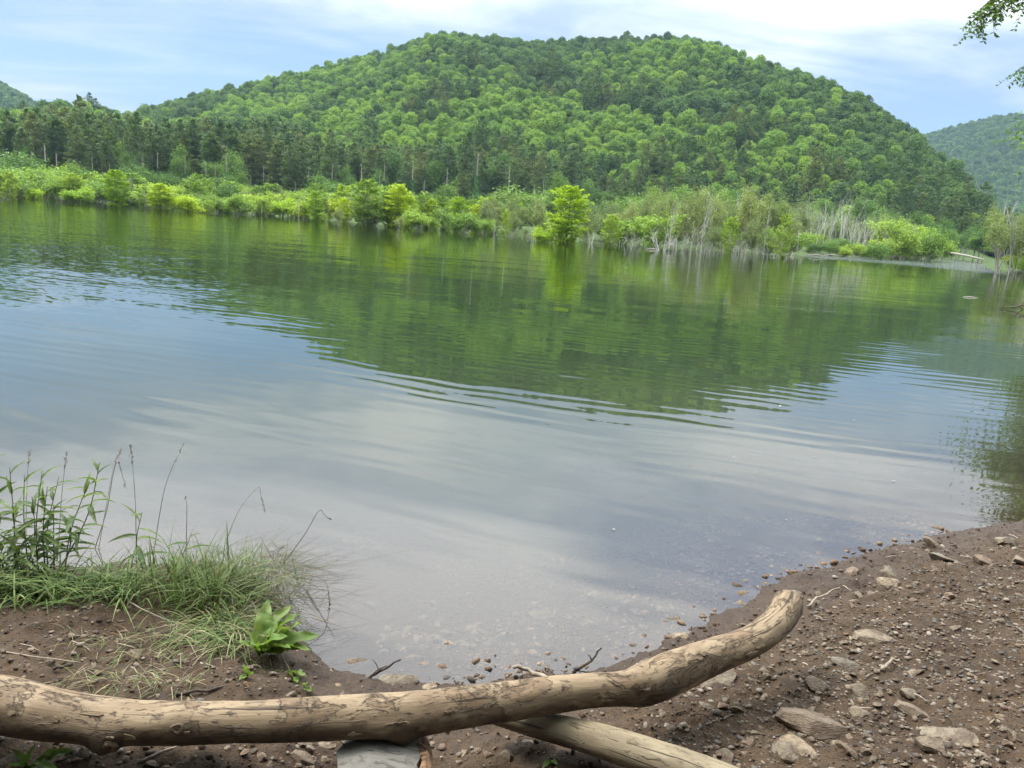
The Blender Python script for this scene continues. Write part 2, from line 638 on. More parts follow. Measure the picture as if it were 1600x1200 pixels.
def stone_mat(name='shore_stone', bands=True):
    """colour comes from a per-stone tint; mud stains and grain on top"""
    m, t, out = newmat(name)
    oi = t.add('ShaderNodeObjectInfo')
    tc = t.add('ShaderNodeTexCoord')
    base = t.ramp(oi.outputs['Random'], [(0.0, (0.170, 0.125, 0.085)), (0.2, (0.27, 0.205, 0.135)), (0.4, (0.205, 0.175, 0.120)),
                                         (0.6, (0.36, 0.275, 0.18)), (0.8, (0.18, 0.16, 0.12)), (1.0, (0.29, 0.185, 0.115))])
    n = t.noise(tc.outputs['Object'], 2.2, 5, 0.65)
    c = t.mix(t.mapr(n, 0.38, 0.64, 0, 0.85), base, (0.105, 0.068, 0.043))
    n2 = t.noise(t.mapping(tc.outputs['Object'], scale=(1, 1, 4)), 5, 5, 0.7)
    c = t.mix(t.mapr(n2, 0.5, 0.75, 0, 0.55), c, (0.42, 0.34, 0.235))
    b = t.add('ShaderNodeBsdfPrincipled')
    b.inputs['Roughness'].default_value = 0.72
    b.inputs['Specular IOR Level'].default_value = 0.35
    t.l.new(c, b.inputs['Base Color'])
    bp = t.add('ShaderNodeBump')
    bp.inputs['Strength'].default_value = 0.5
    bp.inputs['Distance'].default_value = 0.08
    t.l.new(t.math('ADD', n, n2), bp.inputs['Height'])
    t.l.new(bp.outputs[0], b.inputs['Normal'])
    t.l.new(b.outputs[0], out.inputs[0])
    return m


def tint_mat(name, rough=0.8, trans=0.0):
    m, t, out = newmat(name)
    at = t.add('ShaderNodeAttribute', attribute_name='tint')
    geo = t.add('ShaderNodeNewGeometry')
    n = t.noise(geo.outputs['Position'], 160, 3, 0.6)
    c = t.mix(t.mapr(n, 0.3, 0.7, 0.0, 0.45), at.outputs['Color'], t.mix(1.0, at.outputs['Color'], (0.45, 0.42, 0.40), 'MULTIPLY'))
    b = t.add('ShaderNodeBsdfPrincipled')
    b.inputs['Roughness'].default_value = rough
    b.inputs['Specular IOR Level'].default_value = 0.3
    t.l.new(c, b.inputs['Base Color'])
    if trans:
        tr = t.add('ShaderNodeBsdfTranslucent')
        t.l.new(c, tr.inputs[0])
        mx = t.add('ShaderNodeMixShader')
        mx.inputs[0].default_value = trans
        t.l.new(b.outputs[0], mx.inputs[1])
        t.l.new(tr.outputs[0], mx.inputs[2])
        t.l.new(mx.outputs[0], out.inputs[0])
    else:
        t.l.new(b.outputs[0], out.inputs[0])
    return m


def water_mat():
    m, t, out = newmat('lake_water')
    geo = t.add('ShaderNodeNewGeometry')
    P = geo.outputs['Position']
    cl = t.add('ShaderNodeAttribute', attribute_name='clear').outputs['Fac']
    silt = t.add('ShaderNodeAttribute', attribute_name='silt').outputs['Fac']
    rough_at = t.add('ShaderNodeAttribute', attribute_name='breeze').outputs['Fac']
    # long low ripples running slantwise over the lake, a finer chop where the breeze touches it
    p1 = t.mapping(P, (6.5, 1.0, 1), (0, 0, R(-15)), kind='TEXTURE')
    w1 = t.noise(p1, 3.3, 1, 0.4, 0.25, out=1)
    p2 = t.mapping(P, (4.5, 1.0, 1), (0, 0, R(-8)), kind='TEXTURE')
    w2 = t.noise(p2, 0.62, 2, 0.45, 0.2, out=1)
    p3 = t.mapping(P, (2.4, 1.0, 1), (0, 0, R(-20)), kind='TEXTURE')
    w3 = t.noise(p3, 11, 2, 0.55, 0.2, out=1)
    patch = t.mapr(t.noise(t.mapping(P, scale=(0.35, 1, 1)), 0.045, 3, 0.5), 0.40, 0.64)
    near_calm = t.mapr(t.math('ADD', silt, 0), 0.0, 1.0, 1.0, 0.85)

    def slope(w, a):
        s = t.add('ShaderNodeSeparateColor')
        t.l.new(w, s.inputs[0])
        ax = t.math('MULTIPLY', t.math('SUBTRACT', s.outputs[0], 0.5), t.math('MULTIPLY', a, 0.35) if not isinstance(a, float) else a * 0.35)
        ay = t.math('MULTIPLY', t.math('SUBTRACT', s.outputs[1], 0.5), a)
        return ax, ay
    a1 = t.math('MULTIPLY', near_calm, t.math('ADD', 0.030, t.math('MULTIPLY', rough_at, 0.012)))
    a2 = t.math('MULTIPLY', near_calm, 0.034)
    a3 = t.math('MULTIPLY', near_calm, t.math('ADD', t.math('MULTIPLY', patch, 0.012), t.math('MULTIPLY', rough_at, 0.13)))
    s1, s2, s3 = slope(w1, a1), slope(w2, a2), slope(w3, a3)
    # two coherent wave trains, as a passing wake leaves them, waxing and waning over the lake
    sep = t.add('ShaderNodeSeparateXYZ')
    t.l.new(P, sep.inputs[0])
    warp = t.noise(P, 0.22, 3, 0.5)
    swell = t.mapr(t.noise(t.mapping(P, (3.0, 1.0, 1), (0, 0, R(-15)), kind='TEXTURE'), 0.5, 2, 0.5), 0.36, 0.66, 0.15, 1.0)
    tx, ty = 0.0, 0.0
    for ang, lam, amp, wp in ((15, 0.34, 0.0125, 26.0), (22, 0.21, 0.0065, 34.0)):
        cx, cy = math.sin(R(ang)), math.cos(R(ang))
        d = t.math('ADD', t.math('MULTIPLY', sep.outputs[0], cx), t.math('MULTIPLY', sep.outputs[1], cy))
        ph = t.math('ADD', t.math('MULTIPLY', d, 2 * math.pi / lam), t.math('MULTIPLY', warp, wp))
        sl = t.math('MULTIPLY', t.math('SINE', ph), t.math('MULTIPLY', swell, t.math('MULTIPLY', near_calm, amp)))
        tx = t.math('ADD', tx, t.math('MULTIPLY', sl, cx))
        ty = t.math('ADD', ty, t.math('MULTIPLY', sl, cy))
    sx = t.math('ADD', tx, t.math('ADD', s1[0], t.math('ADD', s2[0], s3[0])))
    sy = t.math('ADD', ty, t.math('ADD', s1[1], t.math('ADD', s2[1], s3[1])))
    cmb = t.add('ShaderNodeCombineXYZ')
    t.l.new(sx, cmb.inputs[0])
    t.l.new(sy, cmb.inputs[1])
    cmb.inputs[2].default_value = 1.0
    nv = t.add('ShaderNodeVectorMath', operation='NORMALIZE')
    t.l.new(cmb.outputs[0], nv.inputs[0])
    nrm = nv.outputs[0]
    fr = t.add('ShaderNodeFresnel')
    fr.inputs['IOR'].default_value = 1.66
    t.l.new(nrm, fr.inputs['Normal'])
    gl = t.add('ShaderNodeBsdfGlossy')
    gl.inputs['Roughness'].default_value = 0.018
    gl.inputs['Color'].default_value = (1, 1, 1, 1)
    t.l.new(nrm, gl.inputs['Normal'])
    n4 = t.noise(P, 0.5, 4, 0.55)
    murk = t.mix(silt, (0.012, 0.024, 0.005), (0.090, 0.078, 0.060))
    murk = t.mix(t.math('MULTIPLY', silt, t.mapr(n4, 0.35, 0.7, 0, 0.4)), murk, (0.14, 0.13, 0.115))
    df = t.add('ShaderNodeBsdfDiffuse')
    t.l.new(murk, df.inputs[0])
    tp = t.add('ShaderNodeBsdfTransparent')
    tp.inputs[0].default_value = (0.93, 0.88, 0.82, 1)
    body = t.add('ShaderNodeMixShader')
    t.l.new(cl, body.inputs[0])
    t.l.new(df.outputs[0], body.inputs[1])
    t.l.new(tp.outputs[0], body.inputs[2])
    top = t.add('ShaderNodeMixShader')
    t.l.new(fr.outputs[0], top.inputs[0])
    t.l.new(body.outputs[0], top.inputs[1])
    t.l.new(gl.outputs[0], top.inputs[2])
    t.l.new(top.outputs[0], out.inputs[0])
    return m


def log_mat(name, pale, brown, dark, flake=True):
    """weathered wood along the grain; with flake: thin brown bark still clinging in ragged patches"""
    m, t, out = newmat(name)
    P = t.add('ShaderNodeAttribute', attribute_name='grain').outputs['Vector']
    gr = t.noise(t.mapping(P, scale=(1.6, 26, 26)), 6, 5, 0.7, 0.25)
    n1 = t.noise(t.mapping(P, scale=(1.0, 2.4, 2.4)), 5.0, 5, 0.6, 0.4)
    n2 = t.noise(t.mapping(P, scale=(1.0, 2.2, 2.2)), 22, 5, 0.65, 0.3)
    c = t.mix(t.mapr(gr, 0.3, 0.72, 0, 0.6), pale, brown)
    c = t.mix(t.mapr(n1, 0.46, 0.62, 0, 0.65), c, brown)
    c = t.mix(t.mapr(n2, 0.55, 0.68, 0, 0.75), c, dark)
    h = t.math('MULTIPLY', gr, 0.35)
    if flake:
        nb = t.noise(t.mapping(P, scale=(1.0, 1.9, 1.9)), 6.5, 8, 0.66, 0.5)
        bark = t.mapr(nb, 0.525, 0.56)
        rim = t.math('MULTIPLY', t.mapr(nb, 0.505, 0.535), t.mapr(nb, 0.54, 0.565, 1, 0))
        bc = t.mix(t.mapr(n2, 0.35, 0.65), (0.21, 0.130, 0.068), (0.095, 0.060, 0.034))
        c = t.mix(t.math('MULTIPLY', bark, 0.65), c, bc)
        c = t.mix(t.math('MULTIPLY', rim, 0.5), c, (0.045, 0.030, 0.020))
        h = t.math('ADD', h, t.math('MULTIPLY', bark, 0.8))
    nk = t.noise(t.mapping(P, scale=(0.9, 24, 24)), 3.2, 3, 0.55, 0.6)
    ck = t.mapr(nk, 0.63, 0.67)
    c = t.mix(t.math('MULTIPLY', ck, 0.8), c, (0.040, 0.027, 0.018))
    h = t.math('SUBTRACT', h, t.math('MULTIPLY', ck, 0.9))
    sp = t.add('ShaderNodeAttribute', attribute_name='soil_shade').outputs['Fac']
    soil_shade = t.math('MULTIPLY', sp, t.mapr(n1, 0.28, 0.55))
    c = t.mix(t.math('MULTIPLY', soil_shade, 0.85), c, (0.060, 0.040, 0.026))  # underside shade painted into the colour, broken up like soil stains
    h = t.math('SUBTRACT', h, t.math('MULTIPLY', t.mapr(n2, 0.52, 0.7), 0.6))
    b = t.add('ShaderNodeBsdfPrincipled')
    b.inputs['Roughness'].default_value = 0.66
    b.inputs['Specular IOR Level'].default_value = 0.3
    t.l.new(c, b.inputs['Base Color'])
    bp = t.add('ShaderNodeBump')
    bp.inputs['Strength'].default_value = 0.9
    bp.inputs['Distance'].default_value = 0.005
    t.l.new(h, bp.inputs['Height'])
    t.l.new(bp.outputs[0], b.inputs['Normal'])
    t.l.new(b.outputs[0], out.inputs[0])
    return m


M['floor'] = ground_mat()
M['mud'] = mud_mat()
M['stone'] = stone_mat()
M['gravel'] = tint_mat('gravel_tint', 0.8)
M['grass'] = tint_mat('grass_tint', 0.55, 0.3)
M['water'] = water_mat()
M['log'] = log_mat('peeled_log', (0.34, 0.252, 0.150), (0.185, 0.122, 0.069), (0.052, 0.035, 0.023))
M['log2'] = log_mat('bleached_log', (0.31, 0.25, 0.152), (0.19, 0.145, 0.086), (0.10, 0.075, 0.048), False)
M['block'] = log_mat('weathered_block', (0.185, 0.170, 0.145), (0.14, 0.128, 0.108), (0.085, 0.075, 0.062), False)
M['blockbark'] = log_mat('block_bark', (0.28, 0.165, 0.09), (0.20, 0.11, 0.06), (0.07, 0.045, 0.03))
M['knot'] = log_mat('log_knot', (0.20, 0.14, 0.085), (0.12, 0.08, 0.05), (0.08, 0.05, 0.035))

# ------------------------------------------------------------------ the ground
# far terrain: one sheet in rings, from just outside the bank to beyond the hills
def build_terrain():
    rr = np.concatenate([np.geomspace(5.5, 300, 90), np.linspace(310, 1000, 90), np.geomspace(1020, 6000, 50)])
    th = np.concatenate([np.linspace(-180, -46, 44)[:-1], np.linspace(-46, 46, 230), np.linspace(46, 180, 44)[1:]])
    T, Rr = np.meshgrid(np.radians(th), rr)
    x, y = Rr * np.sin(T), Rr * np.cos(T)
    z = terrain(x, y)
    z -= 0.35 * (1 - sstep(8, 12, Rr))            # tucked under the finer bank sheet
    far_dip = sstep(2600, 6000, Rr)
    z = z * (1 - far_dip) + 20 * far_dip
    V = np.stack([x, y, z], -1).reshape(-1, 3)
    nt, nr = len(th), len(rr)
    i = np.arange((nr - 1) * (nt - 1))
    r, c = i // (nt - 1), i % (nt - 1)
    a = r * nt + c
    F = np.stack([a, a + 1, a + nt + 1, a + nt], 1)[:, ::-1]
    o = obj('terrain', mesh('terrain', V, F, M['floor'], True), kind='structure')
    o['label'] = 'wooded valley floor and hillsides around the lake'


build_terrain()


def axis(lo, a, b, hi, fine, n_lo, n_hi):
    return np.concatenate([np.linspace(lo, a, n_lo)[:-1], np.arange(a, b, fine), np.linspace(b, hi, n_hi)])


def bank_z(x, y):
    z = terrain(x, y)
    d = sdist(x, y)
    on = sstep(-0.02, 0.10, d)
    amp = 0.25 + 0.75 * on
    z = z + amp * (0.040 * fbm(x * 2.3 + 3, y * 2.3, 3) + 0.030 * fbm(x * 11, y * 11 + 9, 3))
    cl = fbm(x * 33 + 40, y * 33, 2)
    z = z + amp * 0.022 * np.maximum(cl, -0.12) + amp * 0.007 * vnoise(x * 70, y * 70)
    # ragged crumbled lip along the waterline
    z = z + 0.018 * np.exp(-((d - 0.03) / 0.05) ** 2) * (0.2 + fbm(x * 9, y * 9, 3))
    return z


def build_bank():
    xs = axis(-12, -2.6, 3.6, 16, 0.0155, 60, 90)
    ys = axis(-8, 1.45, 5.3, 16, 0.0155, 60, 80)
    X, Y, F = grid(xs, ys)
    Z = bank_z(X, Y)
    d = sdist(X, Y)
    wet = 1 - sstep(0.0, 0.55, d + 0.22 * fbm(X * 3, Y * 3, 3))
    wet = np.maximum(wet, (d < 0) * 0.6)
    o = obj('ground', mesh('ground', np.stack([X, Y, Z], 1), F, M['mud'], True, attrs={'wet': wet}), kind='structure')
    o['label'] = 'brown muddy lake bank with shallow bed'


build_bank()


def build_lake():
    xs = np.concatenate([-np.geomspace(420, 4, 60), np.linspace(-3.9, 5.5, 160), np.geomspace(5.6, 420, 60)])
    ys = np.concatenate([np.linspace(0.2, 7.5, 130), np.geomspace(7.6, 480, 130)])
    X, Y, F = grid(xs, ys)
    d = sdist(X, Y)
    dep = -np.minimum(terrain(X, Y), 0)
    clear = np.exp(-dep / 0.22) * 0.96
    r = np.hypot(X, Y)
    silt = np.exp(-np.maximum(-d, 0) / 2.2)
    px, py = project(np.stack([X, np.maximum(Y, 0.3), X * 0], 1))
    th = np.degrees(np.arctan2(X, np.maximum(Y, 0.01)))
    # cat's paws: a breeze-ruffled sheet on the far left of the lake and by the inlet
    b1 = (1 - sstep(-26, -4, th)) * sstep(9, 20, r) * (1 - 0.55 * sstep(70, 130, r))
    b2 = sstep(18.5, 20.5, th) * sstep(100, 118, r + 14 * sstep(26, 32, th)) * 14.0
    z = np.zeros_like(X)
    o = obj('lake_water', mesh('lake_water', np.stack([X, Y, z], 1), F, M['water'], True,
            attrs={'clear': clear, 'silt': silt, 'breeze': np.maximum(b1, b2)}), kind='structure')
    o['label'] = 'calm green lake reflecting the hill and clouds'


build_lake()

# ------------------------------------------------------------------ tree makers (each returns part meshes)
def grow(p, d, L, r, lvl, maxl, segs, tips, spread=0.7, up=0.15, kids=4, wob=0.22):
    n = 5
    pts = [np.array(p, float)]
    d = np.array(d, float)
    for i in range(n):
        d = d + rng.normal(size=3) * wob * 0.5 + np.array([0, 0, up * 0.25])
        d /= np.linalg.norm(d)
        pts.append(pts[-1] + d * L / n)
    rad = np.linspace(r, r * 0.45, n + 1)
    segs.append((np.array(pts), rad, lvl))
    if lvl >= maxl:
        tips.append((np.array(pts), d))
        return
    for k in range(kids):
        f = 0.3 + 0.7 * (k + rng.random()) / kids
        i = min(int(f * n), n - 1)
        q = pts[i] + (pts[i + 1] - pts[i]) * (f * n - i)
        a = rng.normal(size=3)
        a -= d * a.dot(d)
        a /= np.linalg.norm(a) + 1e-9
        dd = d * (1 - spread * 0.5) + a * spread + np.array([0, 0, up])
        dd /= np.linalg.norm(dd)
        grow(q, dd, L * (0.50 + 0.22 * rng.random()) * (1.1 - 0.35 * f), r * 0.48, lvl + 1, maxl, segs, tips, spread, up, kids, wob)


def wood_mesh(name, segs, mat, kmin=3):
    g = Geo()
    for pts, rad, lvl in segs:
        g.tube(pts, rad, {0: 7, 1: 5}.get(lvl, kmin), cap=False)
    return g.build(name, mat)


def broad_tree(name, seed, H, maxl=3, spread=0.75, stems=1, leaf=0.30, nleaf=14, sigma=0.32, mat='lime', bark='bark', r0=None, up=0.2, kids=4):
    """a spreading tree: branching trunk, leaves round the twig ends"""
    global rng
    keep = rng
    rng = np.random.default_rng(seed)
    segs, tips = [], []
    for s in range(stems):
        a = rng.random() * 6.28
        lean = 0.08 if stems == 1 else 0.42 * (0.35 + rng.random())
        d = np.array([math.cos(a) * lean, math.sin(a) * lean, 1.0])
        d /= np.linalg.norm(d)
        grow(np.array([math.cos(a), math.sin(a), 0]) * 0.12 * (stems > 1) + np.array([0, 0, -0.4]), d, H * (0.68 if stems == 1 else 0.6 + 0.3 * rng.random()), r0 or H * 0.016, 0, maxl, segs, tips, spread, up, kids)
    C, A, N = [], [], []
    if nleaf:
        for pts, d in tips:
            for _ in range(nleaf):
                i = rng.integers(1, len(pts))
                c = pts[i] + rng.normal(size=3) * sigma * np.array([1, 1, 0.55])
                if c[2] < 0.12:
                    c[2] = 0.12 + rng.random() * 0.4
                C.append(c)
                A.append(d * 0.6 + rng.normal(size=3) * 0.7 + np.array([0, 0, -0.3]))
                N.append(rng.normal(size=3) * 0.65 + np.array([0, 0, 0.9]))
    w = wood_mesh(name + '_wood', segs, M[bark])
    l = leaves_mesh(name + '_leaves', C, A, N, leaf * (0.7 + 0.6 * rng.random(len(C))), leaf * 0.55, M[mat]) if nleaf else None
    rng = keep
    return w, l


def layered_tree(name, seed, H, W, crown_from=0.12, mat='yellow', bark='bark', needle=0.34, dens=16, tilt=0.12, shape='oval', step=0.055, trunk_r=None, droop=0.0, gap=0.1, stubs=0):
    """an upright trunk with tiers of flat sprays (pines, cypress-like trees)"""
    r = np.random.default_rng(seed)
    g = Geo()
    zt = np.linspace(-0.4, H, 9)
    wob = np.cumsum(r.normal(size=(9, 2)) * H * 0.006, axis=0)
    tp = np.column_stack([wob, zt])
    tr = trunk_r or H * 0.014
    g.tube(tp, np.linspace(tr, tr * 0.18, 9), 7)
    C, A, N = [], [], []
    z = H * crown_from
    while z < H * 0.985:
        t = (z / H - crown_from) / (1 - crown_from)
        if shape == 'oval':
            wr = W / 2 * (math.sin(math.pi * (0.12 + 0.83 * t)) ** 0.7)
        elif shape == 'pine':
            wr = W / 2 * (0.45 + 0.62 * math.sin(math.pi * min(1, 0.18 + 0.80 * t))) * (1 if t < 0.8 else max(0.25, (1 - t) / 0.2) ** 0.6)
        else:
            wr = W / 2 * (1 - t) ** 0.75 + 0.15
        nb = r.integers(4, 7)
        a0 = r.random() * 6.28
        cx = np.interp(z, zt, tp[:, 0])
        cy = np.interp(z, zt, tp[:, 1])
        for b in range(nb):
            if r.random() < gap:
                continue
            an = a0 + b * 6.28 / nb + r.normal() * 0.3
            L = wr * (0.6 + 0.5 * r.random())
            el = tilt + r.normal() * 0.10 + 0.35 * t
            d = np.array([math.cos(an) * math.cos(el), math.sin(an) * math.cos(el), math.sin(el)])
            o = np.array([cx, cy, z + r.normal() * H * 0.008])
            m = o + d * L * 0.6
            e = o + d * L + np.array([0, 0, -droop * L])
            g.tube([o, m, e], [tr * 0.22, tr * 0.13, tr * 0.04], 3, cap=False)
            side = np.array([-math.sin(an), math.cos(an), 0])
            n = max(5, int(dens * (0.4 + L / (W / 2))))
            u = 0.22 + 0.82 * r.random(n) ** 0.75
            off = r.normal(size=n) * 0.24 * L * np.sin(np.clip(u, 0, 1) * 2.6 + 0.3)
            for k in range(n):
                c = o + (e - o) * u[k] + side * off[k] + np.array([0, 0, r.normal() * needle * 0.30])
                if c[2] < 0.1:
                    c[2] = 0.1 + 0.2 * r.random()
                C.append(c)
                A.append(d + side * off[k] / (0.3 * L + 1e-6) * 0.6 + r.normal(size=3) * 0.35)
                N.append(r.normal(size=3) * 0.40 + np.array([0, 0, 1.0]))
        z += H * step * (0.7 + 0.6 * r.random())
    for s in range(stubs):
        zz = H * (0.12 + (crown_from - 0.1) * r.random())
        an = r.random() * 6.28
        o = np.array([np.interp(zz, zt, tp[:, 0]), np.interp(zz, zt, tp[:, 1]), zz])
        e = o + np.array([math.cos(an), math.sin(an), 0.1]) * (0.6 + 1.4 * r.random())
        g.tube([o, (o + e) / 2 + [0, 0, 0.1], e], [tr * 0.2, tr * 0.13, tr * 0.05], 3, cap=False)
    C = np.array(C)
    w = g.build(name + '_wood', M[bark])
    l = leaves_mesh(name + '_leaves', C, A, N, needle * (0.7 + 0.6 * r.random(len(C))), needle * 0.5, M[mat])
    return w, l


def hill_tree(name, seed, mat, nq=1150, q=0.80):
    """a forest tree seen across the valley: domed crown of leaf clumps on a trunk"""
    r = np.random.default_rng(seed)
    H = 15.0
    W = 9.6 + r.normal() * 0.6
    nl = 17
    C, A, N = [], [], []
    lob = []
    for i in range(nl):
        u = 1 - (i + 0.5) / nl * 1.15
        an = i * 2.4 + r.random()
        s = math.sqrt(max(0, 1 - u * u))
        lob.append((np.array([math.cos(an) * s * W * 0.32, math.sin(an) * s * W * 0.32, H - 5.3 + u * 4.4]), W * (0.17 + 0.07 * r.random())))
    for c0, rad in lob:
        n = nq // nl
        d = r.normal(size=(n, 3))
        d /= np.linalg.norm(d, axis=1)[:, None]
        d[:, 2] = np.abs(d[:, 2]) * 0.9 + d[:, 2] * 0.1
        rr = rad * (0.62 + 0.58 * r.random(n))
        P = c0 + d * rr[:, None]
        C.append(P)
        N.append(d + r.normal(size=(n, 3)) * 0.45 + np.array([0, 0, 0.25]))
        A.append(r.normal(size=(n, 3)))
    # skirt of lower foliage
    n = nq // 5
    an = r.random(n) * 6.28
    zz = 4.5 + 5.5 * r.random(n)
    rad = W * 0.42 * (0.75 + 0.3 * r.random(n))
    P = np.column_stack([np.cos(an) * rad, np.sin(an) * rad, zz])
    C.append(P)
    N.append(np.column_stack([np.cos(an), np.sin(an), 0.3 + 0 * an]) + r.normal(size=(n, 3)) * 0.4)
    A.append(r.normal(size=(n, 3)))
    C, A, N = (np.concatenate(k) for k in (C, A, N))
    l = leaves_mesh(name + '_leaves', C, A, N, q * (0.75 + 0.6 * r.random(len(C))), q * 0.85, M[mat])
    g = Geo()
    g.tube([(0, 0, -1.5), (0.1, 0.1, 5), (0.0, 0.2, 9.5)], [0.30, 0.24, 0.12], 5)
    for k in range(3):
        an = k * 2.1 + r.random()
        g.tube([(0.1, 0.1, 5.5 + k * 0.8), (math.cos(an) * 1.6, math.sin(an) * 1.6, 8.2), (math.cos(an) * 2.6, math.sin(an) * 2.6, 10.2)], [0.14, 0.10, 0.05], 4, cap=False)
    return g.build(name + '_wood', M['bark']), l


def thing(name, loc, label, cat, group=None, rz=0.0, sc=1.0):
    o = bpy.data.objects.new(name, None)
    COL.objects.link(o)
    o.empty_display_size = 0.2
    o.location = loc
    o.rotation_euler = (0, 0, rz)
    o.scale = (sc, sc, sc) if np.isscalar(sc) else sc
    tag(o, label, cat, group)
    return o


def plant_tree(name, proto, loc, label, cat='tree', group=None, rz=None, sc=1.0):
    o = thing(name, loc, label, cat, group, random.random() * 6.28 if rz is None else rz, sc)
    obj('trunk', proto[0], o)
    if proto[1]:
        obj('crown', proto[1], o)
    return o


# ------------------------------------------------------------------ prototypes
P_POP = [hill_tree('poplar%d' % i, 100 + i, 'poplar') for i in range(4)]
P_OAK = [hill_tree('oak%d' % i, 200 + i, 'oak') for i in range(4)]
P_PINE = [layered_tree('pine%d' % i, 300 + i, 27.0, 8.4, 0.30 + 0.07 * (i % 4), 'pine', 'pinebark', 0.85, 30, 0.05, 'pine', 0.030, 0.30, 0.05, 0.16, 9) for i in range(6)]
P_FAR = [hill_tree('far%d' % i, 400 + i, 'oak', 260, 1.7) for i in range(3)]

# ------------------------------------------------------------------ the forest on the hills
pine_top = [(-300, 185), (0, 188), (100, 175), (150, 180), (250, 192), (350, 197), (420, 203), (480, 214), (560, 228), (640, 236), (720, 238),
            (800, 240), (850, 258), (930, 266), (1000, 280), (1080, 300), (1200, 318), (1300, 325), (1450, 345), (1560, 352), (1900, 380)]


def scatter(x0, x1, y0, y1, step, seed):
    r = np.random.default_rng(seed)
    xs, ys = np.arange(x0, x1, step), np.arange(y0, y1, step)
    X, Y = np.meshgrid(xs, ys)
    X = X + r.uniform(-0.42, 0.42, X.shape) * step
    Y = Y + r.uniform(-0.42, 0.42, X.shape) * step
    return X.ravel(), Y.ravel()


def forest_mass(name, pts, idx, scl, rot, protos, label, cat, tall=None):
    """many trees as one uncountable mass: points that carry whole-tree meshes"""
    coll = bpy.data.collections.new(name + '_source')
    for i, (w, l) in enumerate(protos):
        # crown and trunk in one source
        o = bpy.data.objects.new('%s_source_%02d' % (name, i), l)
        coll.objects.link(o)
    me = mesh(name, pts, [], M['oak'])
    tall = np.ones(len(pts)) if tall is None else tall
    for k, typ, v in (('scl', 'FLOAT', scl), ('sz', 'FLOAT', np.asarray(scl) * tall), ('rot', 'FLOAT', rot), ('idx', 'INT', idx)):
        at = me.attributes.new(k, typ, 'POINT')
        at.data.foreach_set('value', np.asarray(v, float if typ == 'FLOAT' else np.int32))
    o = obj(name, me, label=label, cat=cat, kind='stuff')
    ng = bpy.data.node_groups.new(name, 'GeometryNodeTree')
    ng.interface.new_socket('Geometry', in_out='INPUT', socket_type='NodeSocketGeometry')
    ng.interface.new_socket('Geometry', in_out='OUTPUT', socket_type='NodeSocketGeometry')
    N = ng.nodes
    gi, go = N.new('NodeGroupInput'), N.new('NodeGroupOutput')
    ci = N.new('GeometryNodeCollectionInfo')
    ci.inputs['Collection'].default_value = coll
    ci.inputs['Separate Children'].default_value = True
    ci.inputs['Reset Children'].default_value = True
    ip = N.new('GeometryNodeInstanceOnPoints')
    ip.inputs['Pick Instance'].default_value = True

    def attr(nm, dt):
        a = N.new('GeometryNodeInputNamedAttribute')
        a.data_type = dt
        a.inputs[0].default_value = nm
        return a.outputs[0]
    cx = N.new('ShaderNodeCombineXYZ')
    ng.links.new(attr('rot', 'FLOAT'), cx.inputs[2])
    ng.links.new(gi.outputs[0], ip.inputs['Points'])
    ng.links.new(ci.outputs[0], ip.inputs['Instance'])
    ng.links.new(attr('idx', 'INT'), ip.inputs['Instance Index'])
    ng.links.new(cx.outputs[0], ip.inputs['Rotation'])
    sv = N.new('ShaderNodeCombineXYZ')
    for i, q in enumerate(('scl', 'scl', 'sz')):
        ng.links.new(attr(q, 'FLOAT'), sv.inputs[i])
    ng.links.new(sv.outputs[0], ip.inputs['Scale'])
    ng.links.new(ip.outputs[0], go.inputs[0])
    md = o.modifiers.new('trees', 'NODES')
    md.node_group = ng
    return o


